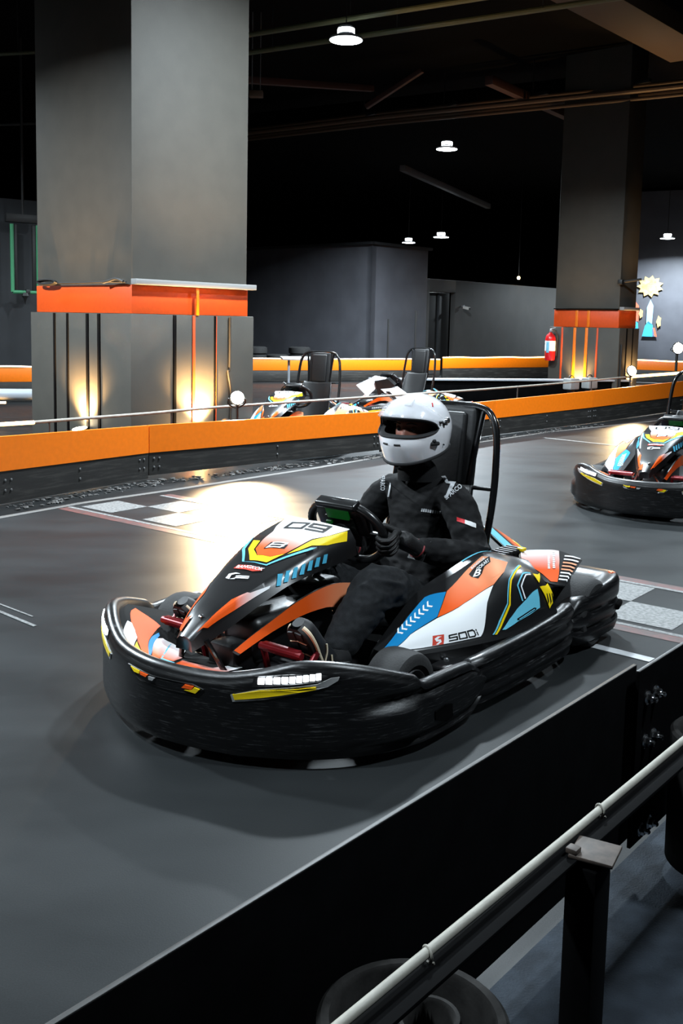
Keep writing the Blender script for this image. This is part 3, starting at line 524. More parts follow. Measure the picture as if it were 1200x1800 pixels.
        if s > 0:
            e = Patch([[(.08,.29,.335),(.02,.10,.425)],[(.0,.31,.315),(-.045,.11,.415)],[(-.06,.33,.285),(-.11,.16,.365)],[(-.08,.35,.27),(-.145,.23,.312)]]); fl = 1 if e.normal(.5,.5)[2] > 0 else -1
            MB().plate(e, 16, 4, .012, flip=fl).art(e, [('poly','cyan',[(.02,.1),(.28,.1),(.28,.95),(.02,.95)]),('grad','black','orange',(.3,.5),(.5,.5),[(.31,.1),(.66,.1),(.66,.95),(.31,.95)]),('poly','yellow',[(.69,.1),(.82,.1),(.82,.95),(.69,.95)]),('poly','cyan',[(.84,.1),(.97,.1),(.97,.95),(.84,.95)])], 1, flip=fl).build('engine_cowl', ['satin_black', 'printed_vinyl'], K, recalc=False)
        MB().box((.40,s*.36,.19), (.42,.12,.18), .03, seg=3).build('battery_box', 'black_plastic', K)
        fr = MB().box((.17,s*.37,.392), (.03,.03,.014), .004, m=0)
        fr.build('latch', ['lamp_yellow', 'black_plastic'], K)
        rail([(.985,s*.59),(.93,s*.628),(.85,s*.642),(.6,s*.648),(.36,s*.642),(.24,s*.63),(.16,s*.60)], [.185,.198,.205,.212,.220,.228,.22], .07, 'side_rail', ['bumper_plastic'], K, ((.165,.012,.010),(.105,.012,.014),(.06,.010,.010)))
    # --- rear bumper wraps round the back wheels
    rp = [(.20,.605),(.08,.632),(-.08,.64),(-.19,.632),(-.27,.595),(-.315,.50),(-.33,.3),(-.33,0)]; rz = [.215,.235,.25,.258,.258,.25,.245,.243]
    rb = rail(rp+[(x,-y) for x,y in rp[::-1][1:]], rz+rz[::-1][1:], .10, 'rear_bumper', ['bumper_plastic'], K, ((.165,.010,.012),(.10,.010,.014),(.05,.010,.008)))
    for s in (1, -1): MB().box((-.21,s*.625,.135), (.10,.03,.026), .01, rot=s*.25, seg=3).build('slot', 'hole_black', rb); MB().box((-.235,s*.583,.258), (.03,.022,.010), .004, rot=s*.9).build('reflector', 'lamp_orange', rb)
    # --- seat, head pad and roll hoop
    rows = []
    prof = [(.80,.15),(.72,.105),(.60,.075),(.47,.075),(.37,.11),(.31,.19),(.27,.30),(.235,.42),(.205,.54),(.185,.62)]
    wid = [.15,.165,.18,.185,.19,.195,.195,.19,.18,.165]; dep = [.03,.07,.11,.14,.16,.17,.16,.13,.09,.05]
    P = smooth_path([(u, 0, z) for u, z in prof], 4)
    for i, p in enumerate(P):
        t = i/4; k = min(int(t), 8); g = t-k; w = wid[k]+(wid[k+1]-wid[k])*g; d = dep[k]+(dep[k+1]-dep[k])*g
        tg = (P[min(i+1, len(P)-1)]-P[max(i-1, 0)]).normalized(); n = Vector((-tg.z, 0, tg.x))
        if n.z < 0 and i < 12: n = -n
        if i >= 12 and n.x < 0: n = -n
        rows.append([p+Vector((0, w*math.sin(a*1.35), 0))+n*(d*(1-math.cos(a*1.35))*.8) for a in [(-1+2*j/16) for j in range(17)]])
    o = MB().grid(rows).build('seat', 'seat_vinyl', K)
    sol = o.modifiers.new('thickness', 'SOLIDIFY'); sol.thickness = .012; sol.offset = -1
    hp = MB().box((.135,0,.745), (.055,.25,.40), .027, rot=Matrix.Rotation(-.14, 4, 'Y'), seg=4); hp.box((.168,0,.77), (.03,.17,.30), .014, rot=Matrix.Rotation(-.14, 4, 'Y'), seg=3)
    hp.build('head_pad', 'seat_vinyl', K)
    h = MB(); half = [(.236,.237,.30),(.228,.238,.40),(.195,.242,.55),(.168,.238,.69),(.143,.222,.84),(.128,.185,.915),(.118,.13,.94),(.11,.06,.943)]
    h.tube(smooth_path(half+[(.108,0,.944)]+[(x,-y,z) for x,y,z in half[::-1]], 8), .0145, 12)
    for s in (1, -1):
        h.tube(smooth_path([(.122,s*.155,.93),(.127,s*.145,.90),(.16,s*.125,.70),(.20,s*.115,.48)], 6), .011, 10)
        h.tube([(.182,s*.12,.615),(.182,s*.24,.618)], .009, 8); h.tube([(.225,s*.238,.40),(-.05,s*.24,.09)], .0125, 8); h.box((.236,s*.24,.33), (.05,.035,.09), .01)
    h.build('roll_hoop', 'black_steel', K)
    return K
# ---------------------------------------------------------------- the driver
mat('suit_cloth', (.0062,.0062,.0068), .85, noise=.3, nscale=40, bump=.25, bscale=350, spec=.25)
mat('trouser_cloth', (.0105,.0115,.013), .9, noise=.3, nscale=60, bump=.3, bscale=400, spec=.25)
mat('glove_leather', (.0065,.0065,.007), .6, bump=.2, bscale=250)
mat('glove_seam', (.06,.06,.06), .6); mat('red_binding', (.22,.02,.025), .6)
mat('helmet_white', srgb(238,238,242), .16, coat=.6); mat('liner_black', (.008,.008,.009), .8)
mat('skin', srgb(140,86,70), .5); mat('eye_white', (.42,.40,.38), .25); mat('iris', (.012,.008,.006), .15); mat('hair', (.012,.010,.009), .7)
mat('reflective_grey', (.42,.43,.45), .45); mat('patch_red', srgb(206,30,40), .5); mat('patch_white', (.72,.72,.72), .5)
mat('shoe_black', (.008,.008,.009), .55, bump=.1); mat('shoe_cream', srgb(222,206,178), .6)
def visor_mat():
    m = mat('visor_clear', (.85,.86,.9), .05); b = m.node_tree.nodes['Principled BSDF']
    b.inputs['Alpha'].default_value = .30; b.inputs['Coat Weight'].default_value = 1.
visor_mat()
def skin_mesh(nodes, edges, root, sub=2, vox=0., extra=None, wrinkle=None):
    """continuous limb surface: nodes = [(x,y,z,radius)], grown and then frozen to a plain mesh"""
    me = bpy.data.meshes.new('limb'); me.from_pydata([n[:3] for n in nodes], edges, [])
    o = bpy.data.objects.new('limb', me); COL.objects.link(o)
    mo = o.modifiers.new('s', 'SKIN'); mo.use_smooth_shade = True; mo.branch_smoothing = .6
    for i, d in enumerate(me.skin_vertices[0].data):
        r = nodes[i][3]; d.radius = (r, r) if not isinstance(r, tuple) else r; d.use_root = (i == root)
    ms = o.modifiers.new('u', 'SUBSURF'); ms.levels = ms.render_levels = sub
    ev = o.evaluated_get(bpy.context.evaluated_depsgraph_get()); out = bpy.data.meshes.new_from_object(ev)
    bpy.data.objects.remove(o)
    if extra is not None:
        bm = bmesh.new(); bm.from_mesh(out); t = bpy.data.meshes.new('x'); t.from_pydata(extra.v, [], extra.f); bm.from_mesh(t); bm.to_mesh(out); bm.free()
    if vox:
        o = bpy.data.objects.new('limb', out); COL.objects.link(o); mr = o.modifiers.new('r', 'REMESH'); mr.mode = 'VOXEL'; mr.voxel_size = vox
        sm = o.modifiers.new('m', 'SMOOTH'); sm.iterations = 3; sm.factor = .5
        out2 = bpy.data.meshes.new_from_object(o.evaluated_get(bpy.context.evaluated_depsgraph_get())); bpy.data.objects.remove(o); out = out2
    if wrinkle:
        ns = [v.normal.copy() for v in out.vertices]
        for v, n in zip(out.vertices, ns): v.co += n*wrinkle(v.co)
    for p in out.polygons: p.use_smooth = True
    return out
def mesh_obj(name, me, m, parent=None):
    me.materials.clear(); me.materials.append(M[m]); me.name = name
    o = bpy.data.objects.new(name, me); COL.objects.link(o)
    if parent: o.parent = parent
    return o
HC = Vector((.404,0,.860)); HYAW = Matrix.Rotation(math.radians(4), 3, 'Z') @ Matrix.Rotation(math.radians(5), 3, 'Y')
def hp_(x, y, z): return HC+HYAW @ Vector((x, y, z))
def g2(a, b, ca, cb, sa, sb): return math.exp(-((a-ca)/sa)**2-((b-cb)/sb)**2)
def head_mb():
    rows = []
    for i in range(49):
        th = PI*i/48; row = []
        for j in range(64):
            az = 2*PI*j/64-PI; c = math.cos(az); z = math.cos(th)*.118; rho = math.sin(th)
            x = rho*c*(.098 if c > 0 else .100); y = rho*math.sin(az)*.077
            if c > 0:
                e = .016*g2(y, z, 0, -.012, .013, .026)+.010*g2(y, z, 0, -.026, .016, .012)     # nose
                e += .006*g2(abs(y), z, .03, .040, .022, .010)-.009*g2(abs(y), z, .031, .018, .018, .012)+.005*g2(abs(y), z, .040, -.012, .02, .02)
                e += .006*g2(y, z, 0, -.058, .022, .008)+.008*g2(y, z, 0, -.088, .02, .016)
                x += e
            if z < -.03 and c < .4: x *= 1-.25*sstep(-z, .03, .1)
            ear = g2(x, z, .0, .0, .022, .03)*(abs(y) > .06); y += math.copysign(.010*ear, y)
            row.append(hp_(x+.004, y+.010, z+.001))
        rows.append(row)
    return MB().grid(rows, closed=True)
PORT_AZ = math.radians(74); TH_C = math.radians(82)
def port(az):
    t = min(abs(az)/PORT_AZ, 1.)
    h = math.radians(18.5)*max(0., 1-t**3.2)**.55
    return TH_C-h*.95-math.radians(2)*(1-t), TH_C+h*.52+math.radians(4)*t*t*(1-t)
def shell_pt(az, th, grow=0.):
    c = math.cos(az); z = math.cos(th); low = max(0., -z)
    rho = math.sin(th)**.92 if th < PI/2 else (1-.10*low-.25*low*low)
    ax = (.156 if c > 0 else .180); fr = max(c, 0.)**1.4
    x = rho*c*ax+.022*fr*sstep(th, 1.35, 1.85); y = rho*math.sin(az)*.136
    Z = z*(.142 if z > 0 else .160)
    p = Vector((x, y, Z-.01*low*fr))
    n = Vector((x/ax**2, y/.136**2, Z/.16**2)).normalized()
    return p+n*grow
def TH_MAX(az): return math.radians(132-9*(1-math.cos(az)))
def make_driver():
    S = lambda s, n: (n[0], n[1]*s, n[2], *n[3:])
    LW = (.690,.205,.462); RW = (.63,-.135,.400)
    LE, RE = (.43,.310,.385), (.41,-.29,.36)
    def figure(grow, hands):
        g = lambda r: r+grow
        N = [(.46,0,.165,g(.115)),(.385,0,.30,g(.125)),(.345,0,.46,g(.132)),(.345,0,.585,g(.108)),(.362,0,.67,g(.058)),(.38,0,.73,g(.050))]
        if not hands: N[4] = (.36,0,.672,.092)
        E = [(0,1),(1,2),(2,3),(3,4),(4,5)]
        for s, el, wr in ((1, LE, LW), (-1, RE, RW)):
            k = len(N)
            N += [S(s,(.350,.115,.615,g(.070))), (.360, .182 if s > 0 else -.165, .588, g(.066)), (*[a*.5+b*.5 for a, b in zip((.360,s*.185,.585), el)], g(.058)), (*el, g(.050)), (*[a*.5+b*.5 for a, b in zip(el, wr)], g(.046)), (*wr, g(.030))]
            E += [(3,k),(k,k+1),(k+1,k+2),(k+2,k+3),(k+3,k+4),(k+4,k+5)]
            k = len(N)
            N += [S(s,(.54,.105,.165,g(.085))), S(s,(.78,.19,.30,g(.075))), S(s,(.975,.245,.385,g(.058))), S(s,(1.10,.245,.29,g(.050))), S(s,(1.215,.235,.185,g(.036)))]
            E += [(0,k),(k,k+1),(k+1,k+2),(k+2,k+3),(k+3,k+4)]
            if hands:
                N += [S(s,(1.28,.235,.145,.036)), S(s,(1.36,.235,.28,.03))]; E += [(k+4,k+5),(k+5,k+6)]
        return N, E
    N, E = figure(-.012, True)
    k = len(N); N += [(.395,0,.785,.055)]; E += [(5,k)]
    bm_ = skin_mesh(N, E, 0, 1, .007, head_mb())
    person = mesh_obj('person', bm_, 'skin')
    tag(person, 'person in black overalls and white full-face helmet sitting at the wheel of kart 09', 'person')
    for s in (1, -1):
        e = MB().lathe([(.0001,-.0125)]+[(.0125*math.sin(a), -.0125*math.cos(a)) for a in [PI*i/10 for i in range(1, 10)]]+[(.0001,.0125)], 16, hp_(.0825, s*.031+.010, .016), HYAW @ Vector((1,0,0)))
        eo = e.build('eye', 'eye_white', person)
        MB().lathe([(.0066,0),(.0064,.0010),(0,.0014)], 16, hp_(.0946, s*.0305+.011, .0155), HYAW @ Vector((1,.05*s,0))).build('iris', 'iris', eo)
        MB().lathe([(.0133*math.sin(q), -.0133*math.cos(q)) for q in [.001]+[PI*.62*i/10 for i in range(1, 11)]], 20, hp_(.0815, s*.031+.010, .0165), HYAW @ Vector((-.75,0,-.66))).build('eyelid', 'skin', eo)
        MB().tube([hp_(.090, s*.052+.010, .037), hp_(.102, s*.034+.010, .043), hp_(.106, s*.014+.010, .039)], [.002,.0042,.003], 8, flat=.7).build('eyebrow', 'hair', person)
    # --- overalls: jacket and trousers
    def wr(co):
        a = mnoise.noise(Vector((co.x*16+co.y*7, co.y*14, co.z*30)))*.0042+mnoise.noise(Vector((co.x*45, co.y*38, co.z*60+3)))*.0022
        ridge = 1-abs(mnoise.noise(Vector((co.x*9-co.z*12, co.y*16, co.z*22+9))))*2.2
        near = max(math.exp(-((Vector(co)-Vector(q)).length/.10)**2) for q in (LE, RE, (.50,.12,.22), (.50,-.12,.22), (.97,.245,.38), (.97,-.245,.38), (.43,0,.33)))
        return a*1.3+max(0, ridge)*.020*near
    N, E = figure(.013, False)
    up = [i for i in range(len(N)) if not any(abs(N[i][j]-b) > 1e9 for j, b in ((0, 0),))]
    legs = {i for i in range(len(N)) if N[i][2] < .40 and i > 5 and N[i][0] > .5 and i not in (11, 22)}
    def sub(keep):
        idx = [i for i in range(len(N)) if i in keep]; mp = {q: t for t, q in enumerate(idx)}
        return [N[i] for i in idx], [(mp[a], mp[b]) for a, b in E if a in mp and b in mp]
    leg_ids = {0} | set(range(12, 17)) | set(range(23, 28)); arm_ids = set(range(0, 12)) | set(range(17, 23))
    n, e = sub(arm_ids-{5}); jk = mesh_obj('race_jacket', skin_mesh(n, e, 0, 3, .006, wrinkle=wr), 'suit_cloth', person)
    n, e = sub(leg_ids); n = [(x, y, z, r+(.010 if x > .6 else .004)) for x, y, z, r in n]
    mesh_obj('trousers', skin_mesh(n, e, 0, 3, .006, wrinkle=wr), 'trouser_cloth', person)['label'] = 'dark grey loose trousers'
    col = MB(); cr = [[Vector((.372+dx, 0, z))+Vector((r*math.cos(a)*1.05, r*math.sin(a), .02*math.cos(a)*k)) for a in [2*PI*j/32 for j in range(32)]] for k, (r, z, dx) in enumerate([(.084,.655,-.006),(.083,.690,.0),(.080,.715,.006),(.079,.730,.010),(.071,.731,.010),(.068,.690,.004)])]
    col.grid(cr, closed=True).build('collar', 'suit_cloth', jk)
    # printed marks, laid on the cloth by casting onto it
    from mathutils.bvhtree import BVHTree
    bv = BVHTree.FromPolygons([v.co.copy() for v in jk.data.vertices], [tuple(p.vertices) for p in jk.data.polygons])
    V0 = Vector((3.69,2.19,1.28))
    def on(p, d, lift=.0035):
        h = bv.ray_cast(Vector(p)-Vector(d).normalized()*.5, Vector(d).normalized())
        return h[0]+h[1]*lift if h[0] else Vector(p)
    def decal(name, polys, m, o, x, y, text=None):
        o, x, y = Vector(o), Vector(x), Vector(y); d = o-V0; mb = MB()
        if text:
            tv, tf = text_mesh(text, 'wide'); mb.add([on(o+x*a+y*b, d) for a, b in tv], tf, 0, False)
        for P in polys:
            tris = [[P[i] for i in t] for t in tessellate_polygon([[Vector((a, b, 0)) for a, b in P]])]
            for _ in range(3): tris = [q for a, b, c in tris for q in (lambda ab, bc, ca: ([a, ab, ca], [ab, b, bc], [ca, bc, c], [ab, bc, ca]))(*[tuple((u+v)/2 for u, v in zip(p, q)) for p, q in ((a, b), (b, c), (c, a))])]
            for t in tris: mb.add([on(o+x*a+y*b, d) for a, b in t], [(0,1,2)], 0, True)
        return mb.build(name, m, jk)
    V = Vector
    def dq(name, polys, m, o, x, y, text=None):
        decal(name, polys, m, o, x, y, text)
    decal('shoulder_stripe', [[(.0,.97),(.26,1),(.5,.74),(1,.72),(.42,.0),(.26,.0),(.62,.62),(.34,.66)]], 'reflective_grey', (.5,.192,.618), (0,.068,.009), (0,-.003,.087))
    decal('shoulder_lettering', [], 'reflective_grey', (.5,.218,.614), (0,.068,.058), (0,-.013,.013), 'SPARCO')
    decal('shoulder_stripe', [[(.1,0),(.5,0),(1,.9),(.7,1)]], 'reflective_grey', (.5,-.057,.593), (0,.019,.002), (0,-.002,.057))
    decal('shoulder_lettering', [], 'reflective_grey', (.5,-.092,.669), (0,.002,-.057), (0,.022,.003), 'SPARCO')
    bars = [[(a, 0.), (a+w, 0.), (a+w, 1.), (a, 1.)] for a, w in ((0,.07),(.1,.07),(.2,.08),(.31,.06),(.40,.09),(.53,.07),(.64,.08),(.76,.07),(.87,.13))]
    decal('chest_badge', bars, 'reflective_grey', (.5,.104,.555), (0,.091,.001), (0,.002,.013))
    decal('sleeve_patch', [[(0,0),(.42,0),(.42,1),(0,1)]], 'patch_red', (.45,.236,.528), (0,.083,-.015), (0,-.001,.016))
    decal('sleeve_patch', [[(.42,0),(1,0),(1,1),(.42,1)]], 'patch_white', (.45,.236,.528), (0,.083,-.015), (0,-.001,.016))
    # --- gloves: palm, four fingers round the rim, thumb inside it
    X = V((0,1,0)); Y = V((.46,0,.888)).normalized(); Z = X.cross(Y); C = V((.832,0,.522))
    for s, wr_, ang in ((1, LW, math.radians(-12)), (-1, RW, math.radians(-128))):
        rc = C+X*(.163*math.cos(ang))+Y*(.14*math.sin(ang)); T = (-X*math.sin(ang)+Y*math.cos(ang))*(1 if s > 0 else -1); R = X*math.cos(ang)+Y*math.sin(ang)
        w = V(wr_); palm = rc+R*.030-Z*.045; N, E = [], []
        N += [(*(w-(palm-w)*.25), .040), (*w, .034), (*(w.lerp(palm, .55)), (.040)), (*palm, .036)]; E += [(0,1),(1,2),(2,3)]
        gl = mesh_obj('glove', skin_mesh(N, E, 1, 2), 'glove_leather', person)
        for q in range(4):
            o = T*(.033-.022*q); L = (.96,1.05,1.0,.82)[q]
            N = [(*(palm+o*.8-R*.002), .0135), (*(rc+R*.034+o-Z*.006), .0130), (*(rc+R*.031+o+Z*.024*L), .0118), (*(rc+R*.004+o+Z*.034*L), .0108), (*(rc-R*.020*L+o+Z*.024), .0095)]
            fo = mesh_obj('finger', skin_mesh(N, [(0,1),(1,2),(2,3),(3,4)], 0, 2), 'glove_leather', gl)
            MB().tube(smooth_path([rc+R*.047+o-Z*.006+T*.009, rc+R*.043+o+Z*.024*L+T*.009, rc+R*.014+o+Z*.045*L+T*.008], 5), .0013, 6).build('seam', 'glove_seam', fo)
        N = [(*(w.lerp(palm, .6)-R*.015+T*.028), .016), (*(rc-R*.014-Z*.030+T*.046), .0135), (*(rc-R*.026-Z*.010+T*.056), .011), (*(rc-R*.022+Z*.012+T*.058), .0095)]
        mesh_obj('thumb', skin_mesh(N, [(0,1),(1,2),(2,3)], 0, 2), 'glove_leather', gl)
        d = (w-palm).normalized(); x, y, z = _basis(d)
        MB().tube([w+d*.012+x*(.034*math.cos(a))+y*(.034*math.sin(a)) for a in [2*PI*i/32 for i in range(32)]], .0035, 8, closed=True).build('cuff_binding', 'red_binding', gl)
    # --- shoes
    for s in (1, -1):
        a = V((1.275,.262,.135) if s > 0 else (1.285,-.245,.105)); t = V((1.415,.262,.36) if s > 0 else (1.42,-.245,.33)); d = (t-a).normalized(); up = V((-d.z,0,d.x)); side = V((0,1,0))
        rows = []
        prof = [(-.035,.012,.020,.030),(-.02,.030,.028,.060),(.02,.036,.034,.080),(.08,.036,.036,.072),(.14,.040,.036,.055),(.19,.044,.034,.045),(.235,.038,.028,.036),(.262,.018,.016,.02)]
        P = [V(p) for p in [(q[0],q[1],q[3]) for q in prof]]
        for q in smooth_path([(u,wd,h) for u, wd, _, h in prof], 4):
            c = a+d*q.x
            rows.append([c+side*(q.y*math.cos(w)*(1 if math.sin(w) > 0 else 1.08))+up*((q.z if math.sin(w) > 0 else .020)*abs(math.sin(w))**.8*(1 if math.sin(w) > 0 else -1)) for w in [2*PI*j/28 for j in range(28)]])
        mb = MB().grid(rows, closed=True); n = len(rows[0]); k = len(mb.v); mb.f += [tuple(range(n)), tuple(k-n+j for j in range(n))]; mb.m += [0,0]; mb.sm += [True,True]
        sh = mb.build('shoe', 'shoe_black', person); sh['label'] = 'black trainer with cream sole'
        so = MB(); 
        so.grid([[a+d*q.x+side*(q.y*1.08*cc)+up*h for cc, h in ((-1,-.006),(-1.02,-.020),(-.9,-.030),(0,-.032),(.9,-.030),(1.02,-.020),(1,-.006),(0,-.004))] for q in smooth_path([(u,wd,h) for u, wd, _, h in prof], 4)], closed=True)
        sl = so.build('sole', 'shoe_black', sh)
        tr = MB()
        for u0, u1, f in ((-.022,.035,.75),(.045,.085,.72),(.095,.15,.85),(.16,.205,.92),(.212,.252,.75)):
            for sd in (-1, 1):
                k0, k1 = .003*sd, .037*f*sd
                tr.prism([(u0,k0),(u1,k0),(u1-.006,k1),(u0+.004,k1*1.0)] if sd > 0 else [(u0,k0),(u0+.004,k1),(u1-.006,k1),(u1,k0)], .008, Matrix((( d.x, 0, -up.x, a.x), (d.y, 1, -up.y, a.y), (d.z, 0, -up.z, a.z), (0,0,0,1))), z0=.028, bev=.003)
        tr.build('tread', 'shoe_black', sl)
        st = MB()
        for u0, u1 in ((.05,.09),(.10,.14)):
            for sd in (-1, 1): st.tube(smooth_path([a+d*u0+side*.040*sd+up*.0, a+d*(u0+.02)+side*.0405*sd+up*.022, a+d*u1+side*.037*sd+up*.036], 5), .0035, 6)
        st.tube(smooth_path([a-d*.030+side*(.022*math.cos(w))+up*(.045+.022*math.sin(w)) for w in [2*PI*i/12 for i in range(13)]], 3), .0035, 6)
        st.build('shoe_stripe', 'shoe_cream', sh)
        mid = MB(); Q = smooth_path([(u,wd,h) for u, wd, _, h in prof], 4)
        for sd in (-1, 1): mid.tube([a+d*q.x+side*(q.y*1.05*sd)-up*.013 for q in Q[1:-1]], [.0075 if (sd > 0) == (s > 0) else .0045]*len(Q[1:-1]), 8)
        for u0 in (.04,.092,.155,.208): mid.tube(smooth_path([a+d*(u0+.004*math.cos(w*2))+side*w*.02-up*.0335 for w in (-1.6,-.8,0,.8,1.6)], 3), .0022, 6)
        mid.build('midsole', 'shoe_cream', sl)
        MB().tube([a+d*.03+up*.03, a+d*.0+up*.10], [.044,.042], 16).build('sock', 'suit_cloth', sh)
    # --- helmet
    na = 96; azs = [-PI+2*PI*j/na for j in range(na)]
    def half(f0, f1, n, grow=0.): return [[hp_(*shell_pt(az, f0(az)+(f1(az)-f0(az))*i/n, grow)) for az in azs] for i in range(n+1)]
    mb = MB(); mb.grid(half(lambda a: .02, lambda a: port(a)[0], 22), closed=True); mb.grid(half(lambda a: port(a)[1], TH_MAX, 16), closed=True)
    mb.add([hp_(*shell_pt(az, .02)) for az in azs], [tuple(range(na))])
    h = mb.build('helmet', ['helmet_white'], person, angle=60)
    bm = bmesh.new(); bm.from_mesh(h.data); bmesh.ops.remove_doubles(bm, verts=bm.verts[:], dist=.0004); bmesh.ops.recalc_face_normals(bm, faces=bm.faces[:]); bm.to_mesh(h.data); bm.free()
    so = h.modifiers.new('thickness', 'SOLIDIFY'); so.thickness = .006; so.offset = -1
    h['label'] = 'glossy white full-face helmet with the visor pushed up'
    mb = MB(); sh = lambda a, k: port(a)[k]+(.05 if k == 0 else -.05)*max(0, 1-abs(a)/PORT_AZ)**.3
    mb.grid(half(lambda a: .02, lambda a: sh(a, 0), 14, -.022), closed=True); mb.grid(half(lambda a: sh(a, 1), lambda a: TH_MAX(a)-.03, 10, -.022), closed=True)
    mb.grid([[hp_(*shell_pt(az, port(az)[0], -.003)) for az in azs], [hp_(*shell_pt(az, sh(az, 0), -.022)) for az in azs]], closed=True)
    mb.grid([[hp_(*shell_pt(az, port(az)[1], -.003)) for az in azs], [hp_(*shell_pt(az, sh(az, 1), -.022)) for az in azs]], closed=True)
    mb.build('helmet_lining', 'liner_black', h)
    pa = [PORT_AZ*(-1+2*i/40) for i in range(41)]
    MB().tube([hp_(*shell_pt(a, port(a)[0], .001)) for a in pa]+[hp_(*shell_pt(a, port(a)[1], .001)) for a in pa[::-1][1:-1]], .0036, 8, closed=True).build('eyeport_seal', 'liner_black', h)
    MB().tube([hp_(*shell_pt(az, TH_MAX(az), 0)) for az in azs], .007, 8, closed=True).build('bottom_trim', 'liner_black', h)
    va = [math.radians(84)*(-1+2*i/48) for i in range(49)]
    def vt(a, t): f = abs(a)/math.radians(84); up = math.radians(27)+math.radians(42)*f**2.2; lo = math.radians(61)+math.radians(14)*f**2; return up+(lo-up)*t
    vis = MB().grid([[hp_(*shell_pt(a, vt(a, i/10), .009+.010*(i/10)*math.cos(a))) for a in va] for i in range(11)])
    vo = vis.build('visor', 'visor_clear', h, recalc=False); vs = vo.modifiers.new('thickness', 'SOLIDIFY'); vs.thickness = .0025
    vo['label'] = 'clear visor pushed up above the eye opening'
    def stud(az, th, r, m, name, dep=.006):
        p0, p1 = hp_(*shell_pt(math.radians(az), math.radians(th), 0)), hp_(*shell_pt(math.radians(az), math.radians(th), .02))
        MB().lathe([(r,-.004),(r,dep*.7),(r*.8,dep),(0,dep)], 20, p0, p1-p0).build(name, m, h)
    for sg in (1, -1): stud(sg*96, 73, .012, 'rim_metal', 'visor_pivot', .013); stud(sg*87, 76, .008, 'liner_black', 'visor_screw', .013); stud(sg*79, 73, .006, 'liner_black', 'visor_screw', .013); stud(sg*88, 108, .003, 'liner_black', 'snap')
    for a0, th in ((-22, 101), (2, 101)):
        MB().tube([hp_(*shell_pt(math.radians(a0+q), math.radians(th), .0005)) for q in (0, 4, 8, 11)], .0032, 8).build('chin_vent', 'liner_black', h)
    MB().box(hp_(*shell_pt(math.radians(68), math.radians(103), .002)), (.042,.016,.016), .007, rot=Matrix.Rotation(math.radians(158), 3, 'Z'), seg=3).box(hp_(*shell_pt(math.radians(66), math.radians(99), .003)), (.016,.014,.014), .006, rot=Matrix.Rotation(math.radians(158), 3, 'Z'), seg=3).build('side_vent', 'liner_black', h)
    MB().box(hp_(*shell_pt(math.radians(20), math.radians(33), .003)), (.04,.03,.008), .003, rot=HYAW @ Matrix.Rotation(.55, 3, 'Y'), seg=3).build('top_vent', 'helmet_white', h)
    MB().tube([hp_(*shell_pt(math.radians(82), math.radians(38), .0008)), hp_(*shell_pt(math.radians(76), math.radians(45), .0008))], .0028, 6).build('red_mark', 'patch_red', h)
    MB().tube(smooth_path([hp_(.06,.06,-.11), hp_(.085,.03,-.145), hp_(.085,-.03,-.145), hp_(.06,-.07,-.11)], 6), .008, 8, flat=.4).build('chin_strap', 'liner_black', h)
    return person
KX, KY, KH = .540, 4.258, math.radians(232.15)
kart = make_kart()
kart.location = (KX, KY, 0); kart.rotation_euler.z = KH
tag(kart, 'black go-kart numbered 09 with orange, white and blue side pod, driven by the helmeted driver', 'go-kart', 'rental go-karts')
driver = make_driver()
driver.location = (KX, KY, 0); driver.rotation_euler.z = KH
# ---------------------------------------------------------------- the hall
A = Vector((math.cos(math.radians(48.5)), math.sin(math.radians(48.5)), 0)); Bq = Vector((-A.y, A.x, 0))     # along and across the track
ANG = math.radians(48.5)
def asphalt():
    m = mat('track_surface', (.05,.052,.053), .42, spec=.10); nt = m.node_tree; b = nt.nodes['Principled BSDF']; L = nt.links
    tc = nt.nodes.new('ShaderNodeTexCoord'); mp = nt.nodes.new('ShaderNodeMapping'); L.new(tc.outputs['Object'], mp.inputs['Vector'])
    mp.inputs['Rotation'].default_value = (0,0,-ANG); mp.inputs['Scale'].default_value = (.7,1.5,1)
    n1 = nt.nodes.new('ShaderNodeTexNoise'); n1.inputs['Scale'].default_value = 1.6; n1.inputs['Detail'].default_value = 6; L.new(mp.outputs['Vector'], n1.inputs['Vector'])
    n2 = nt.nodes.new('ShaderNodeTexNoise'); n2.inputs['Scale'].default_value = 260; n2.inputs['Detail'].default_value = 3; L.new(tc.outputs['Object'], n2.inputs['Vector'])
    r = nt.nodes.new('ShaderNodeValToRGB'); r.color_ramp.elements[0].position = .3; r.color_ramp.elements[1].position = .7
    r.color_ramp.elements[0].color = (.0150,.0168,.0177,1); r.color_ramp.elements[1].color = (.0258,.0282,.0295,1); L.new(n1.outputs['Fac'], r.inputs['Fac'])
    mx = nt.nodes.new('ShaderNodeMixRGB'); mx.blend_type = 'MULTIPLY'; mx.inputs['Fac'].default_value = .5; L.new(r.outputs['Color'], mx.inputs['Color1']); L.new(n2.outputs['Fac'], mx.inputs['Color2']); L.new(mx.outputs['Color'], b.inputs['Base Color'])
    mr = nt.nodes.new('ShaderNodeMapRange'); mr.inputs['From Min'].default_value = .3; mr.inputs['From Max'].default_value = .7; mr.inputs['To Min'].default_value = .38; mr.inputs['To Max'].default_value = .52
    L.new(n1.outputs['Fac'], mr.inputs['Value']); L.new(mr.outputs['Result'], b.inputs['Roughness'])
    bp = nt.nodes.new('ShaderNodeBump'); bp.inputs['Strength'].default_value = .08; bp.inputs['Distance'].default_value = .002; L.new(n2.outputs['Fac'], bp.inputs['Height']); L.new(bp.outputs['Normal'], b.inputs['Normal'])
asphalt()
mat('walk_concrete', (.018,.0235,.031), .8, noise=.35, nscale=14, bump=.35, bscale=220, spec=.15)
mat('dark_wall', (.017,.019,.022), .75, noise=.15, nscale=3)
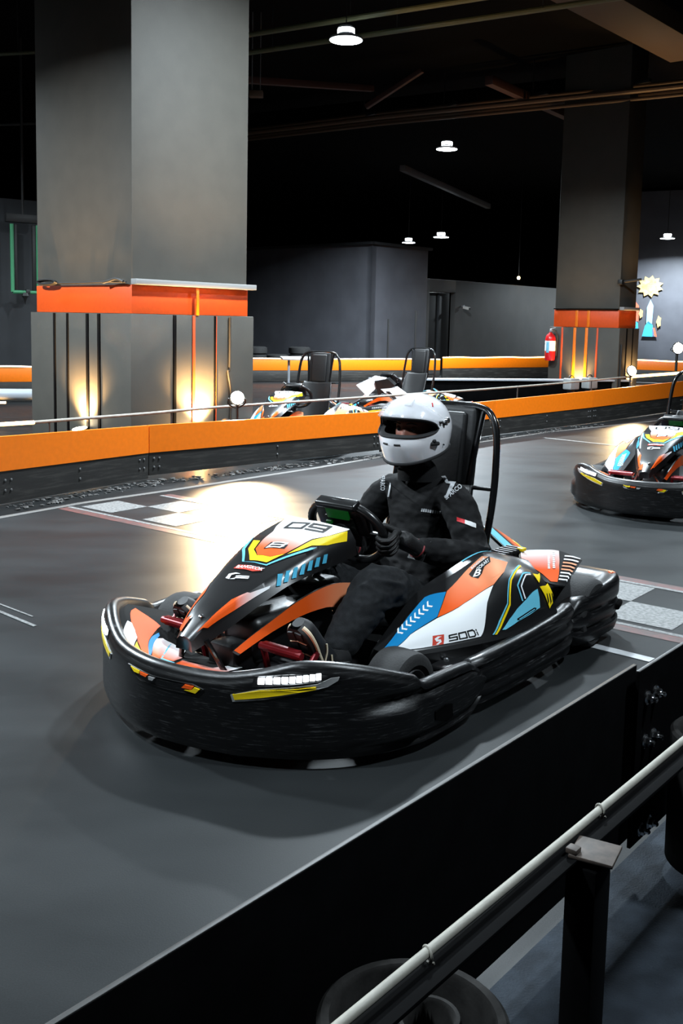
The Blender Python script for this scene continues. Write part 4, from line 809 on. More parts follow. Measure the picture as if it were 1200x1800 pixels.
mat('blue_grey_wall', (.105,.108,.125), .6, noise=.12, nscale=2)
mat('grey_wall', (.066,.065,.063), .6, noise=.1, nscale=2)
mat('soot_ceiling', (.0016,.0014,.0013), .95, spec=.08)  # near-black, one even colour for ceiling and outer walls
mat('pillar_grey', (.050,.046,.038), .7, noise=.08, nscale=5, bump=.06, bscale=120)
mat('band_orange', srgb(205,72,12), .5, noise=.06, nscale=30)
mat('barrier_orange', srgb(230,112,2), .45, noise=.05, nscale=25)
mat('white_strip', (.22,.22,.215), .5); mat('batten_dark', (.0022,.0016,.0015), .8, spec=.08); mat('batten_orange', srgb(200,70,20), .5)
mat('cable_black', (.012,.012,.012), .6)
scuffed('barrier_board', (.009,.008,.007), .6, (.036,.033,.029), 2.6, (1,1,14), .50)
mat('rope_white', srgb(140,137,128), .6, noise=.15, nscale=30); mat('stake_steel', (.06,.06,.06), .5, metal=.6)
mat('near_panel', (.0014,.0014,.0016), .8, noise=.3, nscale=12, bump=.06, bscale=60, spec=.03)
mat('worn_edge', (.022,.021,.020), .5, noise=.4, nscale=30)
mat('rail_steel', (.0016,.0016,.0018), .7, noise=.3, nscale=20, spec=.04); mat('rust_brown', (.05,.036,.028), .6, noise=.4, nscale=60)
mat('loop_rubber', (.016,.0152,.0145), .8, spec=.15, noise=.4, nscale=30, bump=.1)
mat('paint_white', srgb(104,105,104), .6, noise=.3, nscale=60, dark=(.06,.06,.06)); mat('paint_red', srgb(74,30,25), .6, noise=.4, nscale=18, dark=(.03,.014,.012)); mat('paint_clean', srgb(165,167,170), .5, noise=.15, nscale=20)
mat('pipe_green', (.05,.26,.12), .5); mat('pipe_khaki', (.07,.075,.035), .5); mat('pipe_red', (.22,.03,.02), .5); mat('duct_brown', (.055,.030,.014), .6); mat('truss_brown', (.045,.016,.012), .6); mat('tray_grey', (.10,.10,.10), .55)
mat('housing_grey', (.35,.36,.38), .4, metal=.5); mat('fitting_black', (.01,.01,.01), .5)
mat('extinguisher_red', srgb(205,22,26), .3, coat=.4); mat('label_blue', srgb(120,190,215), .5); mat('label_white', (.75,.72,.68), .5)
mat('grey_pipe', (.35,.38,.42), .45); mat('table_white', (.55,.55,.53), .5); mat('box_grey', (.22,.23,.23), .5)
glow('lamp_disc', (.86,.94,1.), 12.); glow('flood_lens', (1.,.80,.50), 40.); glow('rope_led', (1.,.52,.14), 4.); glow('rope_led_dim', (1.,.60,.25), 1.); glow('bulb_amber', (1.,.62,.22), 40.)
def structure(o): o['kind'] = 'structure'; return o
X0, X1, Y0, Y1, H = -15., 26., -4., 44., 5.7
structure(MB().box(((X0+X1)/2,(Y0+Y1)/2,-.1), (X1-X0,Y1-Y0,.2), 0).build('floor', 'track_surface'))
structure(MB().box(((X0+X1)/2,(Y0+Y1)/2,H+.1), (X1-X0,Y1-Y0,.2), 0).build('ceiling', 'soot_ceiling'))
structure(MB().box((X0-.1,(Y0+Y1)/2,H/2), (.2,Y1-Y0,H), 0).build('wall_left', 'soot_ceiling'))
structure(MB().box((X1+.1,(Y0+Y1)/2,H/2), (.2,Y1-Y0,H), 0).build('wall_right', 'soot_ceiling'))
structure(MB().box(((X0+X1)/2,Y1+.1,H/2), (X1-X0,.2,H), 0).build('wall_back', 'soot_ceiling'))
structure(MB().box(((X0+X1)/2,Y0-.1,H/2), (X1-X0,.2,H), 0).build('wall_front', 'soot_ceiling'))
def wall(name, p, q, z, m, t=.16, z0=0., parent=None):
    p, q = Vector((*p, 0)), Vector((*q, 0)); d = q-p; n = Vector((d.y, -d.x, 0)).normalized(); c = (p+q)/2-n*t/2
    return MB().box((c.x, c.y, (z+z0)/2), (d.length, t, z-z0), .004, rot=math.atan2(d.y, d.x)).build(name, m, parent)
# block of rooms behind the track
K = Vector((.672,25,0)); K1 = K+A*2.295
structure(wall('block_wall', (K+Bq*8).to_2d(), K.to_2d(), 3.20, 'blue_grey_wall'))
structure(wall('block_wall', K.to_2d(), K1.to_2d(), 3.20, 'blue_grey_wall'))
cap = MB(); 
for p, q in ((K+Bq*8, K), (K, K1)):
    d = q-p; c = (p+q)/2; cap.box((c.x, c.y, 3.22), (d.length+.1, .24, .07), .01, rot=math.atan2(d.y, d.x))
structure(cap.build('trim_1', 'dark_wall'))
structure(wall('annex_wall', K1.to_2d(), (K1+A*.12).to_2d(), 2.46, 'grey_wall'))
D0, D1 = K1+A*.10, K1+A*1.31
structure(wall('annex_wall', D1.to_2d(), (K1+A*9).to_2d(), 2.46, 'grey_wall'))
structure(wall('door_lintel', D0.to_2d(), D1.to_2d(), 2.46, 'grey_wall', z0=2.13))
dr = structure(MB().box(((D0+D1)/2+Bq*.22+Vector((0,0,1.06))), ((D1-D0).length-.02,.05,2.12), .004, rot=ANG).build('door_1', 'fitting_black'))
MB().box(((D0*.45+D1*.55)+Bq*.18+Vector((0,0,1.06))), (.05,.05,2.1), .004, rot=ANG).build('door_frame', 'dark_wall', dr)
structure(wall('mural_wall', (7.4,33.6), (15.5,29.2), 5.6, 'blue_grey_wall'))
structure(wall('bay_wall', (-9.5,14.4), (-3.1,18.6), 3.2, 'dark_wall'))
# ---- painted lines
def strip(name, pts, w, m, z=.002, parent=None):
    P = [Vector((*p, z)) for p in pts]; V = []; F = []
    for i, p in enumerate(P):
        t = (P[min(i+1, len(P)-1)]-P[max(i-1, 0)]).normalized(); n = Vector((-t.y, t.x, 0)); V += [p+n*w/2, p-n*w/2]
    F = [(2*i, 2*i+1, 2*i+3, 2*i+2) for i in range(len(P)-1)]
    return MB().add(V, F).build(name, m, parent)
KERB = [(-4.2,3.2),(-3.0,5.0),(-2.15,6.2),(-1.787,6.738),(-1.265,7.336),(-.194,8.654),(.386,9.447),(2.473,11.957),(4.903,14.264),(8.2,17.6)]
mat('paint_faded', srgb(78,76,72), .6, noise=.3, nscale=14, dark=(.08,.08,.08))
structure(strip('floor_marking', KERB, .06, 'paint_faded'))
N1, N2 = Vector((-1.82,6.60)), Vector((1.50,3.995)); dN = (N2-N1).normalized(); pN = Vector((-dN.y, dN.x))
if pN.y < 0: pN = -pN
structure(strip('floor_marking', [N1-pN*.05, N2-pN*.05], .085, 'paint_red', .0015)); structure(strip('floor_marking', [N1, N2], .032, 'paint_white', .0025))
F1_, F2_ = N1+pN*.72+dN*.10, N2+pN*.70+dN*.20
structure(strip('floor_marking', [F1_+pN*.05, F2_+pN*.05], .085, 'paint_red', .0015)); structure(strip('floor_marking', [F1_, F2_], .032, 'paint_white', .0025))
ck = MB()
for i in range(14):
    for j in range(2):
        if (i+j) % 2 == 0:
            o = N1+dN*(.05+.31*i)+pN*(.06+.31*j); ck.add([(*(o+dN*u+pN*v), .002) for u, v in ((0,0),(.31,0),(.31,.31),(0,.31))], [(0,1,2,3)])
structure(ck.build('floor_marking', 'paint_white'))
structure(strip('floor_marking', [(.80,4.10),(1.22,3.735)], .055, 'paint_clean', .0025))
structure(strip('floor_marking', [(2.32,11.36),(3.9,9.9)], .06, 'paint_white', .0025))
structure(strip('floor_marking', [(-2.0,4.68),(-1.25,4.0)], .018, 'paint_white', .0025)); structure(strip('floor_marking', [(-2.0,4.74),(-1.30,4.13)], .010, 'paint_white', .0025))
# ---- walkway slab on the spectators' side
nn = Vector((-.773,.634,0)); tt = Vector((.634,.773,0))
s0 = nn*.90
structure(MB().add([s0-tt*3+Vector((0,0,.0012)), s0+tt*8+Vector((0,0,.0012)), s0+tt*8-nn*4+Vector((0,0,.0012)), s0-tt*3-nn*4+Vector((0,0,.0012))], [(0,1,2,3)]).build('walkway_floor', 'walk_concrete'))
# ---------------------------------------------------------------- barriers round the track
def xy(n, t, z=0.): return nn*n+tt*t+Vector((0,0,z))
NA_ = math.atan2(tt.y, tt.x)
def hexbolt(mb, p, d, r=.011, m=1):
    p, d = Vector(p), Vector(d).normalized()
    mb.lathe([(r*1.5,0),(r*1.5,.003),(r*1.4,.004)], 16, p, d, m); mb.lathe([(r*1.08,.004),(r*1.08,.013),(r*.9,.015)], 6, p, d, m); mb.lathe([(r*.55,.015),(r*.55,.024),(r*.3,.026),(0,.026)], 12, p, d, m)
JT = .431+1.724          # where the two near panels meet, along the barrier
def near_panel(t0, t1, n, label, bolts):
    r = empty('barrier_panel', xy(n, (t0+t1)/2), NA_, label, 'barrier', 'black panels of the near barrier')
    L = t1-t0
    MB().box((0,0,.2915), (L,.009,.423), .002).build('panel', 'near_panel', r)
    MB().box((0,0,.504), (L,.0085,.003), .001).build('top_edge', 'worn_edge', r)  # top strip, paler than the panel below
    for u, z in bolts:
        b = MB(); hexbolt(b, (u-(t0+t1)/2, -.0045, z), (0,-1,0), m=0); b.build('bolt', 'chrome', r)
    return r
near_panel(-1.6, 2.165, .882, 'long black barrier panel between the numbered kart and the rope rail', [(.938,.222)])
near_panel(2.125, 6.0, .858, 'black barrier panel bolted over the end of the long panel, bright nuts in pairs', [(2.175+.048*q, z) for q in (0, 1) for z in (.43,.325,.215,.11)])
# rope rail on posts
ro = xy(.561, 0)
rail_o = empty('handrail', xy(.561, 1.0), NA_, 'steel edge rail carrying a white rope in front of the black barrier panel', 'railing')
MB().box((1.0,.006,.566), (6.4,.006,.05), .002).box((1.0,-.012,.588), (6.4,.036,.005), .0015).build('angle_rail', 'rail_steel', rail_o)
rp_ = smooth_path([(-2.2+.4*k, .0, .600+.0012*math.sin(k*1.7)) for k in range(17)], 4)
MB().tube(rp_, .0058, 12).build('rope', 'rope_white', rail_o)
for u in (-1.05,-.58,-.15,.28,.72,1.2,1.7): MB().tube([(u+.011*math.cos(a)*.3, .0078*math.cos(a), .5985+.0085*math.sin(a)) for a in [2*PI*i/14 for i in range(14)]], .0016, 6, closed=True).tube([(u,-.008,.592),(u+.003,-.011,.580)], .0015, 6).build('cable_tie', 'rope_white', rail_o)
for t in (1.175, 3.6, -1.3):
    p = MB(); u = t-1.0
    p.box((u,-.034,.29), (.048,.044,.58), .004); ps = p.build('post', 'rail_steel', rail_o)
    MB().box((u+.006,-.040,.592), (.058,.058,.006), .002, rot=.2).box((u-.018,-.02,.598), (.016,.016,.008), .002).build('post_cap', 'rust_brown', ps)
# rubber spring loops between panel and rail
def loop(c, z0, z1, r, label, tail=None):
    o = empty('rubber_loop', (c[0], c[1], 0), NA_, label, 'rubber loop', 'rubber spring loops behind the near barrier')
    rows = []
    prof = [(r,z0),(r+.003,z1-.006),(r-.003,z1),(r-.014,z1),(r-.018,z1-.006),(r-.018,z0)]
    MB().lathe([(R, z) for R, z in prof]+[prof[0]], 56).build('loop', 'loop_rubber', o)
    b = MB(); hexbolt(b, (-.01, r-.019, .222), (0,-1,0), .013, 0); b.build('bolt', 'chrome', o)
    return o
loop((.113,1.246), .06, .35, .128, 'black rubber loop standing against the long panel near the bottom edge of the picture')
loop((.906,2.193), .05, .36, .128, 'black rubber loop standing against the bolted panel behind the rope rail')
o = empty('rubber_loop', (.128,1.196,0), NA_, 'smaller rubber loop beside the big loop under the rope rail', 'rubber loop', 'rubber spring loops behind the near barrier')
MB().lathe([(.044,.06),(.044,.385),(.041,.39),(.036,.39),(.033,.385),(.033,.06),(.044,.06)], 40).build('loop', 'loop_rubber', o)
# ---- far barrier: orange boards over scuffed dark boards, one thing per panel
FB = [(-3.6,4.9,.47),(-2.279,6.576,.469),(-1.514,7.786,.435),(.395,9.696,.412),(1.781,11.469,.410),(3.315,13.138,.438),(5.342,15.561,.465),(8.2,18.9,.47)]
LB = ['orange topped barrier panel at the picture edge before the long panel with scuffed board','orange topped barrier panel in front of the uplit shaded face of the big pillar','orange topped barrier panel between the bolted seam and the driver','orange topped barrier panel seen just behind the driver and the roll hoop','orange topped barrier panel next along behind the roll hoop','orange topped barrier panel at the foot of the distant pillar','orange topped barrier panel running out of the picture behind the second kart']
def norm2(i):
    p, q = Vector(FB[max(i-1, 0)][:2]), Vector(FB[min(i+1, len(FB)-1)][:2]); t = (q-p).normalized(); return Vector((-t.y, t.x))
for i in range(len(FB)-1):
    p, q = Vector((*FB[i][:2], 0)), Vector((*FB[i+1][:2], 0)); d = (q-p); L = d.length; an = math.atan2(d.y, d.x); h0, h1 = FB[i][2], FB[i+1][2]
    r = empty('barrier_panel', p, an, LB[i], 'barrier', 'orange topped barrier panels'); g = .004
    def board(z0a, z1a, z0b, z1b, y0, y1, name, m, par):
        V = [(g,y0,z0a),(L-g,y0,z0b),(L-g,y0,z1b),(g,y0,z1a),(g,y1,z0a),(L-g,y1,z0b),(L-g,y1,z1b),(g,y1,z1a)]
        return MB().add(V, [(0,1,2,3),(5,4,7,6),(3,2,6,7),(1,0,4,5),(0,3,7,4),(2,1,5,6)], 0, False).build(name, m, par)
    board(h0*.50, h0, h1*.50, h1, 0, .03, 'orange_board', 'barrier_orange', r)
    lo = board(.035 if i == 2 else .012, h0*.50, .035 if i == 2 else .012, h1*.50, .006, .03, 'dark_board', 'barrier_board', r)
    k = 0
    for u in [.05, .1] + ([L/2] if L < 3 else []) + [L-.1, L-.05]:
        for z in (.10, .17):
            b = MB(); b.lathe([(.009,0),(.009,.004),(.006,.007),(0,.007)], 8, (u, 0.006, z), (0,-1,0)); b.build('bolt', 'tray_grey', r)
# rubble of rubber crumbs and dust at the foot of the far barrier
rb_ = MB(); rnd = random.Random(3)
for k in range(420):
    i = rnd.choice((1,1,2,2,2,3,4)); p, q = Vector(FB[i][:2]), Vector(FB[i+1][:2]); c = p.lerp(q, rnd.random())-norm2(i)*rnd.uniform(.03,.22); s_ = rnd.uniform(.004,.016)
    bm = bmesh.new(); bmesh.ops.create_icosphere(bm, subdivisions=1, radius=s_)
    for v in bm.verts: v.co = Vector((v.co.x*rnd.uniform(.8,2.2), v.co.y*rnd.uniform(.8,1.6), v.co.z*.5))
    rb_.frombm(bm, 0, False, Matrix.Translation((c.x, c.y, s_*.4)))
tag(rb_.build('debris', 'grey_wall'), 'grey crumbs of rubber and dust along the foot of the far barrier', 'debris', None, 'stuff')
# white rope on stakes behind the far barrier
rpts = [(-3.6,5.9,.50),(-2.276,7.326,.49),(-2.007,7.748,.485),(-1.606,8.258,.485),(-1.019,8.846,.505),(.249,10.158,.515),(1.855,12.14,.505),(3.054,13.449,.525),(4.345,14.993,.545)]
rr_ = empty('rope_line', (0,0,0), 0, 'white rope strung on low stakes just behind the orange topped barrier', 'rope')
MB().tube(smooth_path(rpts[1:], 8), .0125, 8).build('rope', 'rope_white', rr_)
MB().tube(smooth_path(rpts[:2], 8), .014, 8).build('lit_rope', 'rope_led', rr_)
MB().tube(smooth_path([rpts[-1],(5.8,16.8,.545),(8.0,19.4,.55)], 8), .022, 8).build('lit_rope', 'rope_led', rr_)
for x, y, z in ((-2.2,7.44,.49),(-1.45,8.42,.487),(.55,10.56,.512),(1.1,11.2,.508),(2.2,12.5,.51),(3.5,14.0,.53)): MB().tube([(x,y+.012,0),(x,y+.012,z)], .008, 8).build('stake', 'stake_steel', rr_)
# barriers deeper in the hall with lit ropes along the top
def deep(p, q, z, label, lit, band=.15, group='barriers deeper in the hall'):
    p, q = Vector((*p, 0)), Vector((*q, 0)); d = q-p; L = d.length
    r = empty('barrier_panel', p, math.atan2(d.y, d.x), label, 'barrier', group)
    MB().box((L/2,.015,z-band/2), (L,.03,band), .003).build('orange_board', 'barrier_orange', r)
    MB().box((L/2,.02,(z-band)/2+.005), (L,.03,z-band-.01), .003).build('dark_board', 'barrier_board', r)
    if lit: MB().tube(smooth_path([(L*k/8, .015, z+.022+.006*math.sin(k*2.1)) for k in range(9)], 4), .013, 8).build('lit_rope', lit, r)
    return r
deep((-5.4,18.8), (2.18,22.36), .46, 'orange barrier under the blue-grey block wall with a broken glow along its top', 'rope_led_dim', .22)
deep((2.25,22.40), (5.6,24.6), .50, 'orange barrier with bright lit rope below the dark doorway', 'rope_led', .22)
deep((6.6,23.5), (10.5,22.0), .50, 'orange barrier with bright lit rope under the mural wall', 'rope_led', .2)
deep((-6.4,13.9), (-3.3,15.2), .50, 'orange barrier in the gap between the picture edge and the big pillar', 'rope_led_dim', .2)
g_ = empty('guard_rail', (-6.0,11.1,0), .1, 'grey pipe guard rail low behind the big pillar with small warm lights under it', 'railing')
MB().tube([(0,0,.36),(3.4,.3,.36)], .065, 14).build('pipe', 'grey_pipe', g_)
for u in (.3,1.7,3.0): MB().box((u,.03+.09*u,.16), (.06,.06,.32), .005).build('post', 'rail_steel', g_)
MB().tube([(1.9,.10,.27),(2.15,.12,.27)], .014, 8).tube([(2.45,.14,.27),(3.0,.18,.28)], .014, 8).build('small_lights', 'rope_led', g_)
k_ = empty('low_wall', (1.0,15.4,0), math.radians(14), 'low black wall with grey top ledge behind the parked karts', 'low wall')
MB().box((1.6,0,.2), (4.4,.12,.40), .005).build('body', 'near_panel', k_); MB().box((1.6,0,.415), (4.4,.2,.03), .005).build('ledge', 'grey_pipe', k_)
# ---------------------------------------------------------------- pillars, lamps and the things standing about
def pillar(C, wa, wb, label, strips_a, strips_b, strip_a, strip_b, ztop=1.58, zb=1.31):
    """square pillar: C = corner towards the track, wa along the track, wb across it"""
    r = empty('pillar', C, ANG); r['kind'] = 'structure'; tag(r, label, 'pillar')
    cx, cy = wa/2, wb/2
    MB().box((cx,cy,(1.0+H)/2), (wa,wb,H-1.0), .006).build('shaft', 'pillar_grey', r)
    e = .055
    MB().box((cx,cy,zb/2), (wa+2*e,wb+2*e,zb), .006).build('base', 'pillar_grey', r)
    MB().box((cx,cy,(zb+ztop)/2), (wa+.02,wb+.02,ztop-zb-.004), .004).build('orange_band', 'band_orange', r)
    for u, w, m in strips_a: MB().box((u,-e-.004,zb/2), (w,.014,zb-.01), .002).build('batten', m, r)
    for u, w, m in strips_b: MB().box((-e-.004,u,zb/2), (.014,w,zb-.01), .002).build('batten', m, r)
    if strip_a: MB().box(((strip_a[0]+strip_a[1])/2,-.05,ztop+.026), (strip_a[1]-strip_a[0],.08,.052), .004).build('white_strip', 'white_strip', r)
    if strip_b: MB().box((-.03,(strip_b[0]+strip_b[1])/2,ztop+.012), (.05,strip_b[1]-strip_b[0],.02), .004).build('dark_ledge', 'batten_dark', r)
    return r
P1 = Vector((-1.966,9.3,0)); P2 = Vector((4.435,16.2,0))
pl = pillar(P1, 1.44, 1.59, 'big grey square pillar with orange band and warm uplights at its foot', [(.455,.036,'batten_dark'),(.69,.034,'batten_orange'),(.965,.020,'batten_dark'),(.980,.010,'batten_orange')], [(1.2,.034,'batten_dark'),(.97,.032,'batten_dark'),(.63,.04,'batten_dark'),(.44,.042,'batten_dark')], (-.02,1.50), None)
MB().box((.735,-.062,1.44), (.035,.01,.26), .002).build('band_batten', 'barrier_orange', pl)
MB().tube(smooth_path([(1.15,-.075,1.3),(1.15,-.075,.8),(1.13,-.075,.75),(1.17,-.08,.5),(1.16,-.075,.05)], 6), .012, 8).build('cable', 'cable_black', pl)
cb = MB()
cb.tube(smooth_path([(-.05,.02,1.60),(-.06,.3,1.605),(-.05,.7,1.60),(-.05,1.1,1.60),(-.055,1.35,1.60)], 6), .010, 8)
for k in range(3): cb.tube(smooth_path([(-.06-.012*k,1.28+.16*math.cos(a)+.03,1.605+.022*math.sin(a)+.004*k) for a in [2*PI*i/14 for i in range(14)]], 3, True), .010, 6, closed=True)
cb.tube(smooth_path([(-.06,.05,1.605),(-.08,.14,1.63),(-.07,.26,1.612),(-.08,.34,1.60)], 5), .014, 8)
tag(cb.build('cable_coil', 'cable_black', None, P1, ANG), 'coil of black cable lying along the ledge above the orange band of the big pillar', 'cable')
p2 = pillar(P2, .60, 1.16, 'distant grey square pillar with orange band beside the fire extinguisher', [(.20,.03,'batten_dark'),(.42,.02,'batten_dark')], [(.975,.028,'batten_orange'),(.74,.05,'barrier_orange'),(.525,.05,'barrier_orange'),(.33,.03,'batten_orange')], None, (0,1.16), 1.555, 1.265)
for u in (.74,.525): MB().box((-.016,u,1.41), (.01,.05,.28), .002).build('band_batten', 'barrier_orange', p2)
MB().box((.28,-.05,1.58), (.58,.08,.05), .004).build('white_strip', 'white_strip', p2)
MB().tube(smooth_path([(-.02,-.02,2.0),(.05,-.12,2.02),(.16,-.28,2.05)], 4), .02, 8).box((-.02,-.02,2.0), (.10,.08,.08), .01).build('bracket', 'fitting_black', p2)
MB().tube([(.0,-.075,1.0),(.0,-.075,.3)], .018, 8).build('conduit', 'fitting_black', p2)
# floodlights
def flood(loc, rz, tilt, label, lens='flood_lens', w=.16):
    r = empty('floodlight', loc, rz, label, 'floodlight', 'warm floodlights at the pillars')
    R = Matrix.Rotation(tilt, 3, 'X')
    MB().lathe([(0,.05),(w*.3,.045),(w*.5,-.005),(w*.52,-.03),(w*.48,-.03)], 28, (0,0,0), R @ Vector((0,1,0))).build('housing', 'fitting_black', r)
    MB().lathe([(w*.47,0),(w*.44,.006),(0,.010)], 28, R @ Vector((0,-.026,0)), R @ Vector((0,-1,0))).build('lens', lens, r)
    MB().tube(smooth_path([(w*.56,0,0),(w*.56,.03,-.05),(0,.05,-.09),(-w*.56,.03,-.05),(-w*.56,0,0)], 5), .007, 8).build('bracket', 'fitting_black', r)
    return r
def spot(name, loc, target, power, col, ang, blend, rad, parent=None):
    l = bpy.data.lights.new(name, 'SPOT'); l.energy = power; l.color = col; l.spot_size = ang; l.spot_blend = blend; l.shadow_soft_size = rad
    o = bpy.data.objects.new(name, l); COL.objects.link(o); o.location = loc; o.rotation_euler = (Vector(target)-Vector(loc)).to_track_quat('-Z', 'Y').to_euler(); return o
WARM = (1.,.58,.22)
u1 = P1+A*(-.13)+Bq*.66; flood((u1.x,u1.y,.16), ANG-PI/2, -1.35, 'floodlight on the ground shining up the shaded face of the big pillar')
spot('uplight', (u1.x,u1.y,.22), (u1.x+.10*A.x,u1.y+.10*A.y,1.2), 330, WARM, 1.9, .9, .05)
u2 = P1+A*.76-Bq*.14; flood((u2.x,u2.y,.16), ANG, -1.35, 'floodlight on the ground shining up the broad face of the big pillar')
spot('uplight', (u2.x,u2.y,.22), (u2.x+.10*Bq.x,u2.y+.10*Bq.y,1.2), 480, WARM, 1.9, .9, .05)
l = bpy.data.lights.new('uplight_spill', 'POINT'); l.energy = 10; l.color = WARM; l.shadow_soft_size = .04; o = bpy.data.objects.new('uplight_spill', l); COL.objects.link(o); o.location = (u2.x-.02,u2.y-.10,.09)
flood((-.93,8.78,.585), math.radians(14), -.25, 'round glaring floodlight at the edge of the big pillar aimed at the track', w=.13)
MB_ = MB().tube([(-.93,8.80,.0),(-.93,8.80,.525)], .012, 8); tag(MB_.build('light_stand', 'fitting_black'), 'thin black stand holding the glaring floodlight by the big pillar', 'stand')
spot('flood_beam', (-.925,8.70,.59), (-.64,7.0,0), 800, (1.,.72,.40), .62, 1., .05)
u3 = Vector((4.20,14.55,0)); flood((u3.x,u3.y,.645), math.radians(20), -.25, 'small glaring floodlight at the corner of the distant pillar')
tag(MB().tube([(u3.x,u3.y+.01,.0),(u3.x,u3.y+.01,.58)], .012, 8).build('light_stand', 'fitting_black'), 'thin black stand under the small floodlight at the distant pillar', 'stand')
spot('flood_beam', (u3.x-.02,u3.y-.08,.66), (3.35,12.35,0), 130, (1.,.70,.36), .7, .8, .05)
u4 = P2+A*.35-Bq*.14; flood((u4.x,u4.y,.16), ANG, -1.35, 'floodlight on the ground shining up the narrow face of the distant pillar')
spot('uplight', (u4.x,u4.y,.22), (u4.x+.10*Bq.x,u4.y+.10*Bq.y,1.2), 200, WARM, 1.5, .8, .05)
u5 = P2-A*.13+Bq*.62; flood((u5.x,u5.y,.16), ANG-PI/2, -1.35, 'floodlight on the ground between the two orange strips of the distant pillar')
spot('uplight', (u5.x,u5.y,.22), (u5.x+.10*A.x,u5.y+.10*A.y,1.2), 150, WARM, 1.5, .8, .05)
flood((7.35,22.0,.85), math.radians(12), 0, 'wide glaring floodlight far off under the mural wall', w=.26)
tag(MB().tube([(7.35,22.02,0),(7.35,22.02,.74)], .03, 8).build('light_stand', 'fitting_black'), 'black stand under the wide floodlight below the mural wall', 'stand')
# pendants
def pendant(x, y, z, power, label, disc=.46, group='white pendant lamps'):
    r = empty('pendant_lamp', (x,y,z), 0, label, 'pendant lamp', group); s = disc/.46
    MB().lathe([(.235*s,0),(.235*s,.012),(.225*s,.03),(.13*s,.052),(.115*s,.055),(.115*s,.15),(.10*s,.16),(0,.16)], 36).build('housing', 'housing_grey', r)
    MB().lathe([(0,-.006),(.222*s,-.006),(.226*s,.0),(.10*s,.004)], 36).build('diffuser', 'lamp_disc', r)
    MB().lathe([(.117*s,.075),(.119*s,.08),(.119*s,.125),(.117*s,.13)], 32).build('side_glow', 'lamp_disc', r)
    MB().tube([(0,0,.16),(0,0,H-z)], .008, 6).build('cord', 'cable_black', r)
    l = bpy.data.lights.new('pendant_light', 'AREA'); l.shape = 'DISK'; l.size = .42*s; l.energy = power; l.spread = math.radians(158); l.color = (.80,.92,1.)
    o = bpy.data.objects.new('pendant_light', l); COL.objects.link(o); o.parent = r; o.location = (0,0,-.02)
    return r
POW = 260
pendant(-.045,12.5,4.66,POW*1.0, 'white pendant lamp with broad lit disc, hanging highest in view beside the big pillar', .40)
pendant(1.885,19.4,4.57,POW*2.6, 'white pendant lamp hanging alone above and beyond the driver', .40)
pendant(2.83,30.,3.82,POW*.6, 'small far pendant lamp, the higher of the two close together over the block of rooms', .46)
pendant(1.933,31.,3.72,POW*.6, 'small far pendant lamp, the lower of the two close together over the block of rooms', .40)
pendant(9.6,30.2,3.94,POW*1.0, 'small far pendant lamp over the painted mural wall', .42)
pendant(.8,8.5,5.1,POW*1.3, 'pendant lamp above the frame over the start line')
pendant(2.68,1.97,4.62,POW*.34, 'pendant lamp above the frame over the spectators walkway')
pendant(-2.6,1.4,4.62,POW*.42, 'pendant lamp above the frame over the empty side of the track')  # added fill for helmet and kart front, no lamp known here
pendant(4.5,10.6,4.62,POW*.6, 'pendant lamp above the frame over the second kart')  # added, unseen: brings up the near face of the distant pillar
pendant(-5.6,6.6,4.62,POW*2.2, 'pendant lamp beyond the frame lighting the shaded face of the big pillar')  # added, unseen: lifts the otherwise dark pillar face
pendant(-7.2,13.2,4.62,POW*.5, 'pendant lamp beyond the frame by the dark bay wall')  # added, unseen: keeps the bay wall from going black
# service pipes, ducts and beams under the ceiling
def run(name, pts, r, m, label, cat, group=None, n=10, flat=1.):
    o = MB().tube(smooth_path(pts, 3), r, n, flat=flat); P = pts
    t = empty(name, (0,0,0), 0, label, cat, group); o.build('pipe_run', m, t)
    h = MB()
    for k in range(1, 6):
        q = Vector(P[0]).lerp(Vector(P[-1]), k/6)
        h.tube([(q.x,q.y,q.z),(q.x,q.y,H)], .006, 6); 
    h.build('hangers', 'fitting_black', t); return t
def beam(name, p, q, w, h, m, label, cat, group=None):
    p, q = Vector(p), Vector(q); d = q-p; c = (p+q)/2
    R = d.to_track_quat('X', 'Z').to_matrix()
    return tag(MB().box(c, (d.length, w, h), .008, rot=R).build(name, m), label, cat, group)
run('service_pipe', [(-4.2,15.3,5.0),(-1.34,13.6,5.0),(1.27,12.04,5.0),(4.2,10.3,5.0)], .035, 'pipe_khaki', 'upper of two parallel khaki pipes passing over the first pendant lamp', 'pipe', 'parallel ceiling pipes')
run('service_pipe', [(-4.4,16.3,5.0),(-1.42,14.49,5.0),(2.81,11.94,5.0),(5.6,10.2,5.0)], .035, 'pipe_khaki', 'lower of two parallel khaki pipes passing behind the first pendant lamp', 'pipe', 'parallel ceiling pipes')
ct = empty('cable_tray', (0,0,0), 0, 'brown lit bundle of pipes and tray crossing in front of the distant pillar top', 'cable tray')
for dz, dy, r in ((0,0,.045),(.12,.25,.03),(-.1,.15,.03),(.02,.5,.05)): MB().tube([(-3.5,21.6+dy,5.0+dz),(.65,18.66+dy,5.0+dz),(4.85,15.8+dy,4.95+dz),(8.5,13.4+dy,4.95+dz)], r, 10).build('pipe', 'duct_brown', ct)
for k in range(5): MB().box((.3+1.4*k,18.9-.95*k+.3,5.12), (.06,.7,.06), .005, rot=.6).tube([(.3+1.4*k,18.9-.95*k+.3,5.1),(.3+1.4*k,18.9-.95*k+.3,H)], .01, 6).build('hanger', 'fitting_black', ct)
beam('steel_beam', (-6,23.5,5.25), (4.3,17.2,5.25), .5, .35, 'soot_ceiling', 'deep dark duct running above the brown pipe bundle', 'duct')
beam('roof_brace', (2.2,16.2,5.1), (4.9,20.0,5.1), .14, .14, 'truss_brown', 'reddish brown brace slanting down to the distant pillar', 'brace', 'slanting roof braces')
